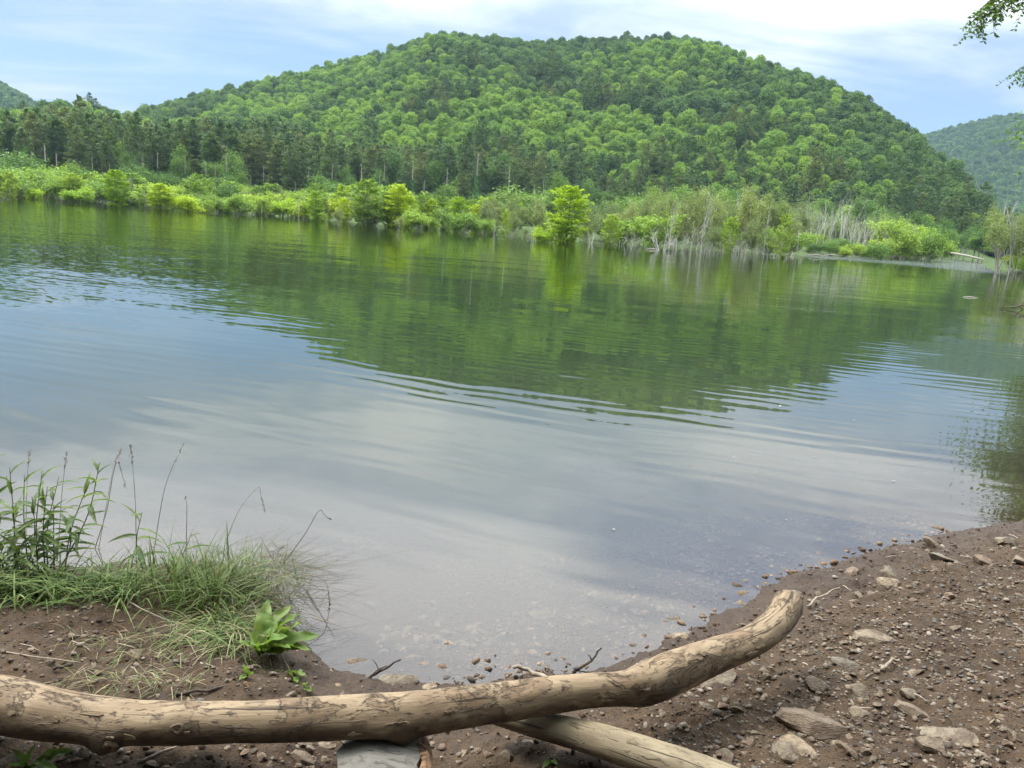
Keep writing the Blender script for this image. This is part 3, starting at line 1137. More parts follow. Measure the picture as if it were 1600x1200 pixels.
def build_forest():
    r = np.random.default_rng(77)
    X, Y = scatter(-820, 620, 240, 1010, 4.7, 5)
    th = np.arctan2(X, Y)
    rad = np.hypot(X, Y)
    c = COMPS[0]
    H = hill(c, X, Y)
    Hl = hill(COMPS[1], X, Y)
    D = np.interp(th, c[0], c[2])
    Dl = 640.0
    ok = ((H > 3) & (rad < D * 1.06)) | ((Hl > 4) & (rad < Dl * 1.1) & (th < R(-20))) | ((rad > 300) & (rad < 420) & (np.abs(th) < R(50)))
    ok &= sdist(X, Y) > 25
    X, Y, th, rad, H = X[ok], Y[ok], th[ok], rad[ok], H[ok]
    Z = terrain(X, Y)
    n = len(X)
    sc = np.clip(0.53 * np.exp(r.normal(size=n) * 0.22), 0.32, 0.95)
    rot = r.uniform(0, 6.28, n)
    rel = H / (np.interp(th, c[0], c[1]) + 1)
    sc = sc * np.where(rel > 0.8, 0.85, 1.0)
    f = fbm(X / 90 + 4, Y / 90, 3)
    bright = (0.62 - rel * 1.15) + f * 1.9 + r.normal(size=n) * 0.30
    kind = np.where(bright > 0.02, 0, 1)                  # 0 poplar, 1 oak
    pinef = fbm(X / 60 + 50, Y / 60, 2)
    kind = np.where((pinef + r.normal(size=n) * 0.12 > 0.24) & (rel < 0.6), 2, kind)
    kind = np.where((rad < 400) & (r.random(n) < 0.35), 2, kind)
    px, py = project(np.column_stack([X, Y, Z + 12 * sc]))
    vis = (px > 5) & (px < 1595) & (py < np.interp(px, *zip(*pine_top))) & (kind != 2)
    order = np.argsort(rad)
    pick = [i for i in order if vis[i]][:300]
    single = np.zeros(n, bool)
    single[pick] = True
    for i in pick:
        pro = (P_POP if kind[i] == 0 else P_OAK)[r.integers(4)]
        lb = ('bright green round-crowned tree on the lower mountainside' if kind[i] == 0 else 'dark green round-crowned tree on the lower mountainside')
        plant_tree('broadleaf_tree', pro, (X[i], Y[i], Z[i]), lb, 'tree', 'broadleaf trees on the lower mountainside' if kind[i] == 0 else 'dark broadleaf trees on the lower mountainside', rot[i], (sc[i], sc[i], sc[i] * r.uniform(0.9, 1.15)))
    tall = r.uniform(0.85, 1.15, n)
    m = ~single & (kind < 2)
    idx = np.where(kind == 0, r.integers(0, 4, n), 4 + r.integers(0, 4, n))
    forest_mass('mountain_forest', np.column_stack([X, Y, Z])[m], idx[m], sc[m], rot[m], P_POP + P_OAK, tall=tall[m], label='leafy forest canopy covering the big green mountain', cat='forest')
    m = kind == 2
    forest_mass('mountain_pines', np.column_stack([X, Y, Z - 7])[m], r.integers(0, 6, n)[m], sc[m] * 1.22, rot[m], P_PINE, label='grey-green pine patches among the mountain forest', cat='forest')
    # the far hills at either side
    for nm, ci, box, lb in (('distant_hill_forest_west', 2, (-1500, -380, 900, 1640), 'hazy forest on the far hill at the left edge'),
                            ('distant_hill_forest_east', 3, (480, 1750, 1000, 1960), 'blue hazy forest on the far hill at the right edge')):
        X, Y = scatter(*box, 8.6, 9 + ci)
        Hh = hill(COMPS[ci], X, Y)
        th = np.arctan2(X, Y)
        rad = np.hypot(X, Y)
        ok = (Hh > 6) & (rad < COMPS[ci][2][0] * 1.04) & (np.abs(th) < R(46))
        X, Y = X[ok], Y[ok]
        Z = terrain(X, Y)
        n = len(X)
        forest_mass('distant_forest', np.column_stack([X, Y, Z]), r.integers(0, 3, n), r.uniform(0.6, 1.1, n), r.uniform(0, 6.28, n), P_FAR, lb, 'forest')


build_forest()


# ------------------------------------------------------------------ pines along the far shore
def build_pines():
    r = np.random.default_rng(31)
    n = 0
    for row, (d0, d1, stp) in enumerate(((256, 300, 17), (266, 330, 16), (300, 350, 15))):
        px = -60.0
        while px < 1190:
            px += stp * (0.45 + 1.1 * r.random())
            if px > 1000 and r.random() < 0.35:
                continue
            d = r.uniform(d0, d1) + (30 if px > 860 else 0)
            top = np.interp(px, *zip(*pine_top)) + r.normal() * 9 - (3 if row == 2 else 0) + (12 if row == 0 else 0)
            x, y = azd(px, d)
            z = tz(x, y)
            # height that reaches the observed tree line
            a, e = azel(px, top)
            h = e * d + CAM_H - z
            h = float(np.clip(h, 14, 34))
            s = h / 27.0
            lb = 'tall pine with bare lower trunk in the stand behind the shore thicket'
            plant_tree('pine_tree', P_PINE[r.integers(6)], (x, y, z), lb, 'pine tree', 'tall pines standing along the far shore', None, (0.9 * s ** 0.5, 0.9 * s ** 0.5, s))
            n += 1
    return n


build_pines()

# ------------------------------------------------------------------ flooded trees and bushes along the far shore
P_YEL = [layered_tree('cypress%d' % i, 500 + i, 8.0, 5.2, 0.07, 'yellow', 'bark', 0.34, 62, 0.10, 'oval', 0.044, 0.13, 0.06, 0.14) for i in range(3)]
P_LIM = [layered_tree('limetree%d' % i, 520 + i, 7.0, 5.4, 0.07, 'lime', 'greywood', 0.34, 56, 0.14, 'oval', 0.050, 0.12, 0.05, 0.22) for i in range(3)]
P_LBUSH = [broad_tree('limebush%d' % i, 540 + i, 5.0, 2, 0.85, 5, 0.33, 42, 0.42, 'lime', 'greywood', 0.06, 0.15, 4) for i in range(3)]
P_YBUSH = [broad_tree('yellowbush%d' % i, 550 + i, 4.0, 2, 0.9, 5, 0.30, 42, 0.40, 'yellow', 'bark', 0.05, 0.10, 4) for i in range(2)]
P_WIL = [broad_tree('willow%d' % i, 560 + i, 8.0, 3, 0.60, 3, 0.32, 17, 0.42, 'willow', 'greywood', 0.09, 0.30, 4) for i in range(3)]
P_GRN = [broad_tree('greentree%d' % i, 580 + i, 8.0, 3, 0.75, 1, 0.28, 52, 0.55, 'green', 'bark', 0.13, 0.25, 4) for i in range(3)]
P_GBUSH = [broad_tree('greenbush%d' % i, 590 + i, 5.0, 2, 0.9, 5, 0.24, 80, 0.52, 'green', 'bark', 0.06, 0.12, 4) for i in range(3)]
P_DEAD = [broad_tree('dead%d' % i, 600 + i, 9.0, 2, 0.55, 1, 0, 0, 0, 'lime', 'deadwood', 0.10, 0.35, 4) for i in range(3)]
P_GREY = [broad_tree('greyshrub%d' % i, 620 + i, 9.0, 3, 0.50, 3, 0, 0, 0, 'lime', 'deadwood', 0.075, 0.28, 3) for i in range(4)]
P_TWIG = [broad_tree('twiggy%d' % i, 640 + i, 4.0, 3, 0.8, 4, 0, 0, 0, 'lime', 'deadwood', 0.05, 0.12, 3) for i in range(2)]


def vine_column(seed, H=10.0):
    r = np.random.default_rng(seed)
    g = Geo()
    g.tube([(0, 0, -0.5), (0.1, 0, H * 0.5), (0, 0.1, H * 1.5)], [0.22, 0.18, 0.06], 6)
    for k in range(6):
        a = r.random() * 6.28
        z = H * (0.95 + 0.5 * r.random())
        g.tube([(0, 0.05, z), (math.cos(a) * 0.7, math.sin(a) * 0.7, z + 0.25)], [0.05, 0.02], 3, cap=False)
    n = 900
    z = H * r.random(n)
    w = 1.25 * (1 - z / H) ** 0.7 + 0.28
    a = r.random(n) * 6.28
    C = np.column_stack([np.cos(a) * w * np.sqrt(r.random(n)), np.sin(a) * w * np.sqrt(r.random(n)), z])
    N = np.column_stack([np.cos(a), np.sin(a), 0.4 + 0 * a]) + r.normal(size=(n, 3)) * 0.4
    A = np.column_stack([0 * a, 0 * a, -1 + 0 * a]) + r.normal(size=(n, 3)) * 0.5
    return g.build('vine_trunk_wood', M['pinebark']), leaves_mesh('vine_leaves', C, A, N, 0.6, 0.5, M['vine'])


P_VINE = [vine_column(660 + i) for i in range(3)]
_mesh_top = {}


def proto_height(pro):
    k = id(pro[0])
    if k not in _mesh_top:
        h = 0
        for m_ in pro:
            if m_:
                co = np.empty(len(m_.vertices) * 3)
                m_.vertices.foreach_get('co', co)
                h = max(h, co.reshape(-1, 3)[:, 2].max())
        _mesh_top[k] = h
    return _mesh_top[k]


def shore_tree(name, protos, px, d, top, label, cat='tree', group=None, wide=1.0, i=None):
    """stands on the bearing of photo column px at distance d; its tip reaches photo row top"""
    pro = protos[random.randrange(len(protos)) if i is None else i]
    x, y = azd(px, d)
    z = min(tz(x, y), 0.6) if d < 260 else tz(x, y)
    z = max(z, -0.4)
    _, e = azel(px, top)
    h = max(e * d + CAM_H - z, 0.6)
    s = h / proto_height(pro)
    return plant_tree(name, pro, (x, y, z), label, cat, group, None, (s * wide, s * wide, s))


# the ones that stand out
shore_tree('yellow_green_tree', P_YEL, 888, 84, 287, 'tallest bright yellow-green tree standing alone at the water edge', i=0, wide=1.28)
shore_tree('yellow_green_bush', P_YBUSH, 850, 84, 352, 'low yellow-green bush at the foot of the tallest yellow tree', 'bush', i=0, wide=1.1)
shore_tree('lime_green_tree', P_LIM, 955, 85, 333, 'round lime-green tree beside the tallest yellow tree', i=1, wide=1.0)
shore_tree('small_leafy_tree', P_LIM, 790, 92, 325, 'small pale-stemmed leafy tree standing in the water before the thicket', i=2, wide=0.62)
shore_tree('grey_green_tree', P_WIL, 925, 96, 312, 'grey-green feathery tree between the yellow tree and the lime tree', i=0)
shore_tree('grey_green_tree', P_WIL, 835, 100, 306, 'grey-green feathery tree just left of the tallest yellow tree', i=1)
shore_tree('dark_green_tree', P_LIM, 1222, 92, 333, 'dense deep green narrow tree at the point before the inlet', i=0, wide=0.62)
shore_tree('green_sapling', P_LIM, 1140, 93, 335, 'narrow green tree amid the pale dead stems', i=1, wide=0.6)
shore_tree('flat_topped_bush', P_YEL, 250, 128, 286, 'flat-topped bright yellow bush tree standing in the left shallows', i=1, wide=1.6)
shore_tree('layered_yellow_tree', P_YEL, 180, 124, 264, 'tall layered yellow-green tree in the left shallows', i=2, wide=1.15)
shore_tree('sparse_tree', P_LIM, 14, 140, 268, 'sparse lime tree on a bare trunk at the far left', i=0, wide=1.0)
shore_tree('yellow_bush', P_YBUSH, 292, 128, 302, 'small rounded yellow bush right of the flat-topped yellow tree', 'bush', i=1, wide=1.3)
shore_tree('yellow_bush', P_YBUSH, 118, 150, 288, 'olive yellow bush in the shallows left of the layered yellow tree', 'bush', i=0, wide=1.4)
shore_tree('yellow_bush', P_YBUSH, 54, 165, 290, 'tiny lone yellow bush beside the pale sandbar', 'bush', i=1)
shore_tree('golden_bush', P_LBUSH, 1412, 160, 334, 'golden green rounded bush before the grey thicket near the inlet', 'bush', i=0, wide=0.9)
shore_tree('golden_bush', P_LBUSH, 1446, 166, 350, 'lime rounded bush nearest the inlet mouth', 'bush', i=1, wide=1.0)
shore_tree('pale_snag', P_DEAD, 408, 135, 312, 'short pale snag in the shallows near the left thicket', 'dead tree', i=0, wide=0.5)
shore_tree('pale_snag', P_DEAD, 466, 128, 306, 'pale leafless snag with trailing branches right of the shorter snag', 'dead tree', i=1, wide=0.6)
shore_tree('dead_tree', P_DEAD, 1048, 88, 306, 'bleached dead tree leaning over broken stems at the water edge', 'dead tree', i=2, wide=0.7)
shore_tree('dead_tree', P_DEAD, 1098, 92, 294, 'tallest bleached dead tree with fine forked top', 'dead tree', i=1, wide=0.7)
shore_tree('dead_tree', P_DEAD, 1082, 87, 340, 'thin white dead trunk standing in the water', 'dead tree', i=0, wide=0.5)
shore_tree('broken_stems', P_TWIG, 1036, 86, 350, 'clump of broken white stems at the waterline', 'dead bush', i=0, wide=0.9)
shore_tree('round_crowned_tree', P_GRN, 1026, 190, 288, 'round bright green tree behind the bleached dead trees', i=0, wide=0.8)
shore_tree('round_crowned_tree', P_GRN, 868, 190, 262, 'tall pale green tree behind the tallest yellow tree', i=1, wide=0.7)
shore_tree('conical_tree', P_GRN, 218, 246, 238, 'cone-shaped green tree before the dark pine trunks at left', i=2, wide=0.55)


ORD = 'first second third fourth fifth sixth seventh eighth ninth tenth eleventh twelfth thirteenth fourteenth fifteenth sixteenth'.split()


def fill(px0, px1, n, protos, dr, tops, jit, name, label, cat, group, wide=(0.8, 1.2)):
    r = np.random.default_rng(abs(int(px0 * 7 + px1 + n)))
    for k in range(n):
        lb = label if n > 16 else '%s, %s from the left' % (label, ORD[k])
        px = px0 + (px1 - px0) * (k + r.random()) / n
        d = r.uniform(*dr)
        top = np.interp(px, *zip(*tops)) + r.normal() * jit
        shore_tree(name, protos, px, d, top, lb, cat, group, r.uniform(*wide))


# left: green mounds behind, yellow bushes in front
fill(-80, 500, 44, P_GBUSH + P_GRN + P_LBUSH[:1], (190, 245), [(-80, 246), (20, 248), (80, 252), (130, 262), (200, 266), (260, 276), (330, 282), (400, 291), (500, 300)], 8, 'green_bush',
     'leafy green shrub below the dark pines on the left shore', 'bush', 'green bushes below the pines', (0.9, 1.5))
fill(-60, 490, 46, P_LBUSH + P_WIL[:1] + P_GBUSH[:1] + P_LIM, (150, 195), [(-60, 266), (60, 268), (150, 276), (260, 282), (330, 287), (400, 295), (490, 300)], 8, 'lime_bush',
     'light green shrub in the flooded thicket on the left shore', 'bush', 'lime bushes of the left thicket', (1.0, 1.6))
fill(290, 520, 16, P_YBUSH + P_LBUSH + P_LIM[:1], (132, 160), [(290, 298), (400, 303), (520, 302)], 7, 'yellow_bush', 'yellow-green bush low over the water in the left thicket', 'bush', 'yellow bushes low over the water', (1.0, 1.5))
# centre: the unbroken thicket
fill(480, 830, 16, P_LIM, (112, 140), [(480, 300), (520, 292), (600, 292), (700, 302), (830, 312)], 8, 'lime_green_tree', 'lime-green layered tree in the central shore thicket', 'tree', 'lime trees of the central thicket', (0.9, 1.3))
fill(490, 770, 8, P_YEL, (110, 128), [(500, 300), (590, 294), (700, 306), (760, 318)], 6, 'yellow_green_tree', 'yellow-green layered tree in the central shore thicket', 'tree', 'yellow trees of the central thicket', (0.9, 1.2))
fill(470, 860, 16, P_WIL, (118, 150), [(470, 300), (560, 302), (700, 308), (860, 310)], 6, 'grey_green_tree', 'grey-green feathery tree in the central shore thicket', 'tree', 'grey-green trees of the central thicket', (0.8, 1.1))
fill(480, 1000, 16, P_LBUSH + P_WIL[:2], (100, 122), [(480, 316), (600, 320), (700, 328), (820, 338), (1000, 345)], 7, 'lime_bush', 'lime-green bush at the waterline of the central thicket', 'bush', 'lime bushes of the central thicket', (0.9, 1.5))
# right of the yellow tree
fill(950, 1245, 26, P_WIL, (97, 125), [(950, 312), (1040, 300), (1100, 296), (1180, 300), (1245, 312)], 8, 'grey_green_tree', 'grey-green feathery tree among the bleached dead stems', 'tree', 'grey-green trees right of the yellow tree', (0.7, 1.0))
fill(970, 1250, 14, P_LBUSH + P_WIL, (95, 108), [(970, 340), (1100, 345), (1250, 352)], 9, 'pale_bush', 'pale green bush low among the bleached dead stems', 'bush', 'pale bushes among the dead stems', (0.9, 1.3))
fill(985, 1240, 6, P_TWIG, (94, 100), [(985, 352), (1240, 366)], 8, 'leafless_bush', 'leafless pale bush at the waterline right of the yellow tree', 'dead bush', 'leafless bushes at the waterline', (0.8, 1.2))
fill(1060, 1250, 5, P_DEAD, (96, 120), [(1060, 302), (1250, 312)], 10, 'bleached_tree', 'slim bleached dead tree rising from the feathery trees', 'dead tree', 'slim dead trees right of the yellow tree', (0.5, 0.8))
# grey leafless thicket and its edges
fill(1238, 1345, 13, P_GREY, (150, 172), [(1238, 312), (1270, 300), (1310, 300), (1345, 322)], 6, 'leafless_thicket_tree', 'grey leafless many-stemmed tree in the bare thicket near the inlet', 'dead tree', 'grey leafless trees near the inlet', (0.5, 0.75))
fill(1320, 1410, 7, P_GREY, (160, 180), [(1330, 318), (1400, 335)], 8, 'bare_slanting_tree', 'bare slanting grey tree between grey thicket and golden bush', 'dead tree', 'bare slanting trees near the golden bush', (0.5, 0.7))
fill(1240, 1400, 12, P_GBUSH + P_LBUSH, (140, 172), [(1240, 368), (1400, 382)], 5, 'green_bush', 'low green bush at the foot of the grey leafless thicket', 'bush', 'green bushes at the foot of the bare thicket', (1.0, 1.5))
fill(1235, 1440, 14, P_WIL, (165, 200), [(1235, 322), (1330, 335), (1430, 340)], 6, 'feathery_tree', 'feathery pale tree behind the grey leafless thicket', 'tree', 'feathery trees behind the bare thicket', (0.7, 1.0))
fill(1385, 1470, 7, P_LBUSH, (172, 192), [(1385, 340), (1470, 362)], 7, 'lime_bush', 'lime bush crowding behind the golden bush', 'bush', 'lime bushes behind the golden bush', (0.9, 1.2))
fill(1440, 1540, 12, P_GRN, (215, 290), [(1440, 345), (1490, 352), (1540, 352)], 6, 'green_tree', 'green tree at the back of the inlet', 'tree', 'green trees at the back of the inlet', (0.8, 1.1))
fill(1546, 1690, 9, P_WIL, (100, 122), [(1546, 335), (1580, 318), (1600, 312), (1690, 300)], 8, 'sparse_olive_tree', 'sparse olive tree with pale trunks at the right shore', 'tree', 'sparse trees on the right shore', (0.7, 1.0))
fill(1550, 1680, 7, P_DEAD, (98, 112), [(1550, 322), (1600, 312), (1680, 300)], 14, 'bare_trunk_tree', 'bare pale trunk among the sparse trees at the right edge', 'dead tree', 'bare trunks on the right shore', (0.5, 0.8))
fill(1570, 1690, 6, P_LBUSH, (102, 110), [(1570, 390), (1690, 380)], 8, 'lime_bush', 'low lime bush under the sparse right-shore trees', 'bush', 'low bushes on the right shore', (0.9, 1.3))
fill(-40, 960, 20, P_GRN, (254, 300), [(-40, 225), (300, 228), (560, 250), (800, 262), (960, 280)], 12, 'leafy_tree', 'light green leafy tree standing among the tall pines', 'tree', 'leafy trees among the pines', (0.6, 1.0))
# vine-clad trunks and dark shrubs at the foot of the pines
fill(40, 860, 34, P_VINE, (240, 258), [(40, 240), (300, 258), (420, 268), (560, 270), (700, 268), (860, 290)], 12, 'vine_clad_trunk', 'dead trunk clad in a column of green vine before the pines', 'vine', 'vine-clad trunks before the pines', (0.8, 1.3))
fill(420, 1000, 30, P_GBUSH + P_GRN, (200, 246), [(420, 288), (600, 296), (800, 308), (1000, 316)], 9, 'green_bush', 'dark green shrub between the pines and the central thicket', 'bush', 'dark shrubs at the foot of the pines', (1.2, 1.8))
fill(1000, 1480, 26, P_GRN, (215, 285), [(1000, 300), (1150, 306), (1300, 318), (1480, 345)], 8, 'green_tree', 'mid-green tree at the mountain foot behind the bare thicket', 'tree', 'green trees at the mountain foot', (0.9, 1.3))


# fallen trunks and drift
def simple_log(name, pts, rad, mat, label, cat, k=8, group=None):
    g = Geo()
    p = np.array(pts, float)
    c = p.mean(axis=0)
    g.tube(p - c, rad, k)
    return obj(name, g.build(name, mat), loc=tuple(c), label=label, cat=cat, group=group)


def curve_pts(P, n):
    """smooth path through the control points"""
    P = np.array(P, float)
    m = len(P)
    Q = np.vstack([2 * P[0] - P[1], P, 2 * P[-1] - P[-2]])
    out = []
    for t in np.linspace(0, m - 1 - 1e-6, n):
        i = int(t)
        f = t - i
        a, b, c, d = Q[i], Q[i + 1], Q[i + 2], Q[i + 3]
        out.append(0.5 * (2 * b + (c - a) * f + (2 * a - 5 * b + 4 * c - d) * f * f + (3 * b - a - 3 * c + d) * f ** 3))
    return np.array(out)


a, b = azd(1486, 175), azd(1538, 165)
simple_log('fallen_trunk', [(a[0], a[1], 1.9), ((a[0] + b[0]) / 2, (a[1] + b[1]) / 2, 1.6), (b[0], b[1], 1.1)], [0.20, 0.18, 0.14], M['greywood'], 'long grey fallen trunk spanning the inlet mouth', 'log')
a = ground(1010, 389)
simple_log('floating_log', [(a[0], a[1], 0.04), (a[0] + 0.7, a[1] + 0.1, 0.06), (a[0] + 1.5, a[1] + 0.2, 0.03)], [0.04, 0.06, 0.03], M['greywood'], 'small pale log floating before the clump of broken white stems', 'log')
a = ground(1505, 464)
simple_log('floating_stick', [(a[0], a[1], 0.01), (a[0] + 0.25, a[1], 0.03), (a[0] + 0.62, a[1] - 0.03, 0.01)], [0.012, 0.022, 0.01], M['greywood'], 'pale stick floating on the water near the right edge', 'stick')
a = ground(1562, 482)
g = Geo()
g.tube(np.array([(0, 0, 0.0), (0.25, 0, 0.05), (0.55, 0.05, 0.06), (0.8, 0.1, 0.15), (1.3, 0.1, 0.22)]), [0.012, 0.02, 0.03, 0.035, 0.04], 6)
g.tube(np.array([(0.72, 0.1, 0.10), (0.9, 0.05, -0.05)]), [0.02, 0.015], 5)
g.tube(np.array([(0.1, 0, 0.03), (0.12, 0, 0.17)]), [0.012, 0.006], 5)
g.tube(np.array([(0.75, 0.1, 0.12), (0.98, 0.15, 0.38)]), [0.02, 0.008], 5)
obj('drowned_branch', g.build('drowned_branch', M['twig']), loc=(a[0], a[1], 0.02), label='dark forked branch poking out of the water at the right edge', cat='branch')
for i, (px, d) in enumerate(((1262, 124), (1290, 140), (1355, 160))):
    a = azd(px, d)
    simple_log('drift_log', [(a[0], a[1], 0.12), (a[0] + 1.5, a[1] + 0.3, 0.25), (a[0] + 3.4, a[1] + 0.3, 0.12)], [0.06, 0.09, 0.05], M['greywood'],
               'bleached drift log beached along the inlet shore', 'log', group='drift logs along the inlet shore')

# ------------------------------------------------------------------ the big tree on the right shore and the branches overhead
def build_right_tree():
    p = azd(1890, 47)
    w, l = broad_tree('shore_tree', 901, 17.0, 3, 0.85, 1, 0.24, 420, 0.8, 'oak', 'bark', 0.30, 0.10, 5)
    return plant_tree('overhanging_shore_tree', (w, l), (p[0], p[1], tz(*p)), 'large leafy tree on the right shore, seen mostly as its reflection', 'tree', None, 0.6, 1.0)


build_right_tree()


def locust_spray(tip, root, seed, n_side=7, leaf=0.022):
    """a hanging twig with compound leaves; returns tubes and leaflets"""
    r = np.random.default_rng(seed)
    tip, root = np.array(tip, float), np.array(root, float)
    mid = (tip + root) / 2 + np.array([0, 0, 0.06 * np.linalg.norm(tip - root)])
    main = curve_pts([root, mid, tip], 14)
    tubes = [(main, np.linspace(0.006, 0.0015, 14))]
    C, A, N = [], [], []
    for i in range(3, 14):
        for s in (-1, 1):
            if r.random() < 0.12:
                continue
            d = main[min(i, 13)] - main[i - 1]
            d /= np.linalg.norm(d)
            side = np.cross(d, [0, 0, 1.0])
            side /= np.linalg.norm(side) + 1e-6
            out = d * 0.55 + side * s * 0.8 + np.array([0, 0, -0.45]) + r.normal(size=3) * 0.25
            out /= np.linalg.norm(out)
            L = 0.075 + 0.05 * r.random()
            rach = np.array([main[i] + out * L * t + np.array([0, 0, -0.35 * L * t * t]) for t in np.linspace(0, 1, 6)])
            tubes.append((rach, np.linspace(0.0016, 0.0007, 6)))
            nl = 8
            for k in range(nl):
                t = 0.15 + 0.85 * k / (nl - 1)
                q = main[i] + out * L * t + np.array([0, 0, -0.35 * L * t * t])
                for ss in (-1, 1):
                    ls = np.cross(out, r.normal(size=3) * 0.3 + np.array([0, 0, 1.0]))
                    ls /= np.linalg.norm(ls) + 1e-6
                    ax = ls * ss + out * 0.35 + np.array([0, 0, -0.2])
                    ax /= np.linalg.norm(ax)
                    C.append(q + ax * leaf * 0.6)
                    A.append(ax)
                    N.append(r.normal(size=3) * 0.5 + np.array([0, 0, 1.0]))
    return tubes, C, A, N


def build_overhang():
    base = np.array([5.9, 3.6])
    z0 = tz(*base)
    root = thing('locust_tree', (base[0], base[1], z0), 'leafy locust tree on the bank whose branch tips hang into the top right corner', 'tree')
    o = np.array([base[0], base[1], z0])
    g = Geo()
    top = np.array([5.5, 3.9, 5.2])
    g.tube(curve_pts([o - [0, 0, 0.2], (5.85, 3.7, 2.0), (5.6, 3.8, 3.8), top, (5.2, 4.4, 7.5)], 14) - o, np.linspace(0.13, 0.035, 14), 9)
    obj('trunk', g.build('locust_trunk', M['bark']), root)
    tips = [((1526, 38), 4.6, 1), ((1532, 14), 4.65, 2), ((1556, -4), 4.7, 3), ((1584, -8), 4.8, 4), ((1604, 4), 4.9, 6),
            ((1600, 108), 5.2, 7), ((1606, 100), 5.3, 8)]
    gl = Geo()
    C, A, N = [], [], []
    for (px, py), d, sd in tips:
        tip = atd(px, py, d)
        st = tip + np.array([0.40, 0.05, 0.34]) if py < 60 else tip + np.array([0.62, 0.1, 0.20])
        mid = (st + top) / 2 + np.array([0, 0, 0.35])
        limb = curve_pts([top, mid, st], 10)
        gl.tube(limb - o, np.linspace(0.022, 0.006, 10), 5)
        tb, c, a, n = locust_spray(tip, st, 40 + sd)
        for p, rd in tb:
            gl.tube(p - o, rd, 4, cap=False)
        C += c
        A += a
        N += n
    # the rest of the crown overhead and to the side, out of the frame
    r = np.random.default_rng(5)
    for k in range(60):
        a = r.random() * 6.28
        c = np.array([6.6 + math.cos(a) * 2.2 * r.random(), 2.6 + math.sin(a) * 2.0 * r.random(), 4.6 + 3.2 * r.random()])
        tb, c2, a2, n2 = locust_spray(c + rdir(1)[0] * np.array([0.7, 0.7, 0.3]), c, 300 + k)
        gl.tube(np.array([top, (top + c) / 2 + [0, 0, 0.3], c]) - o, [0.02, 0.013, 0.006], 4, cap=False)
        for p, rd in tb[:1]:
            gl.tube(p - o, rd, 3, cap=False)
        C += c2
        A += a2
        N += n2
    obj('branches', gl.build('locust_branches', M['twig']), root)
    lf = leaves_mesh('locust_leaflets', np.array(C) - o, A, N, 0.027, 0.014, M['locust'])
    obj('foliage', lf, root)


build_overhang()

# unseen woods behind the viewpoint, added close and tall to shade the foreground
def build_back_woods():
    r = np.random.default_rng(404)
    pts = []
    for k in range(70):
        a = R(r.uniform(112, 250))
        d = 4.6 + 20 * r.random() ** 1.4
        pts.append((math.sin(a) * d, math.cos(a) * d, 0.4))
    pts = np.array(pts)
    n = len(pts)
    forest_mass('shade_woods', pts, r.integers(0, 3, n), r.uniform(1.2, 1.6, n), r.uniform(0, 6.28, n), P_GRN, 'unseen leafy woods behind the viewpoint, added to shade the bank', 'woods')


build_back_woods()

# ------------------------------------------------------------------ driftwood logs in the foreground
SKIN = {}


def knobbly_log(name, ctrl, radii, seed, mat, label, bumps=(), nseg=170, k=34, flare=0.0):
    """ctrl: points in the place; radii per control point; bumps: (t, angle, height, width)"""
    P = curve_pts(ctrl, nseg)
    t = np.linspace(0, 1, nseg)
    rad = np.interp(t, np.linspace(0, 1, len(radii)), radii) * 0.90
    rad = np.convolve(np.pad(rad, 3, mode='edge'), np.ones(7) / 7, mode='valid')
    rad[-1] *= 0.45
    rad[-2] *= 0.80
    rad[-3] *= 0.94
    rad[0] *= 0.5
    rad[1] *= 0.9
    T = np.gradient(P, axis=0)
    T /= np.linalg.norm(T, axis=1)[:, None]
    an = np.arange(k) * 2 * np.pi / k
    V = []
    L = np.concatenate([[0], np.cumsum(np.linalg.norm(np.diff(P, axis=0), axis=1))])
    soil_shade = []
    grain = []
    zmin = P[:, 2] - rad
    for i in range(nseg):
        a = np.cross(T[i], [0, 0, 1.0])
        a /= np.linalg.norm(a)
        b = np.cross(a, T[i])
        e = np.ones(k)
        e += 0.16 * fbm(L[i] * 3.1 + np.cos(an) * 0.9 + seed, np.sin(an) * 0.9 + L[i] * 0.7, 3)
        e += 0.035 * fbm(L[i] * 16 + np.cos(an) * 4 + seed, np.sin(an) * 4, 3)
        e += 0.05 * np.sin(an * 2 + L[i] * 2.2)
        for (bt, ba, bh, bw) in bumps:
            dd = ((t[i] - bt) * L[-1] if False else (L[i] - bt * 1.0)) / bw
            da = (np.angle(np.exp(1j * (an - ba)))) * rad[i] / bw
            e += bh / rad[i] * np.exp(-(dd * dd + da * da))
        V.append(P[i] + rad[i] * e[:, None] * (np.cos(an)[:, None] * a + np.sin(an)[:, None] * b))
        grain.append(np.column_stack([np.full(k, L[i]), np.cos(an) * rad[i], np.sin(an) * rad[i]]))
        soil_shade.append(np.clip(-np.sin(an) * 1.0 + 0.78, 0, 1))  # darker towards the underside: painted shade as well as soil
    V = np.concatenate(V)
    SKIN[name] = V.reshape(nseg, k, 3)
    F = []
    for i in range(nseg - 1):
        for j in range(k):
            a, b = i * k + j, i * k + (j + 1) % k
            F.append((a, b, b + k, a + k))
    F.append(tuple(range(k))[::-1])
    F.append(tuple((nseg - 1) * k + j for j in range(k)))
    c = P.mean(axis=0)
    me = mesh(name, V - c, F, mat, True, attrs={'soil_shade': np.concatenate(soil_shade)}, grain=np.concatenate(grain))
    root = thing(name, tuple(c), label, 'log')
    obj('stem', me, root)
    return root, c, P, rad, L


def lp(px, py, z):
    return ground(px, py, z)


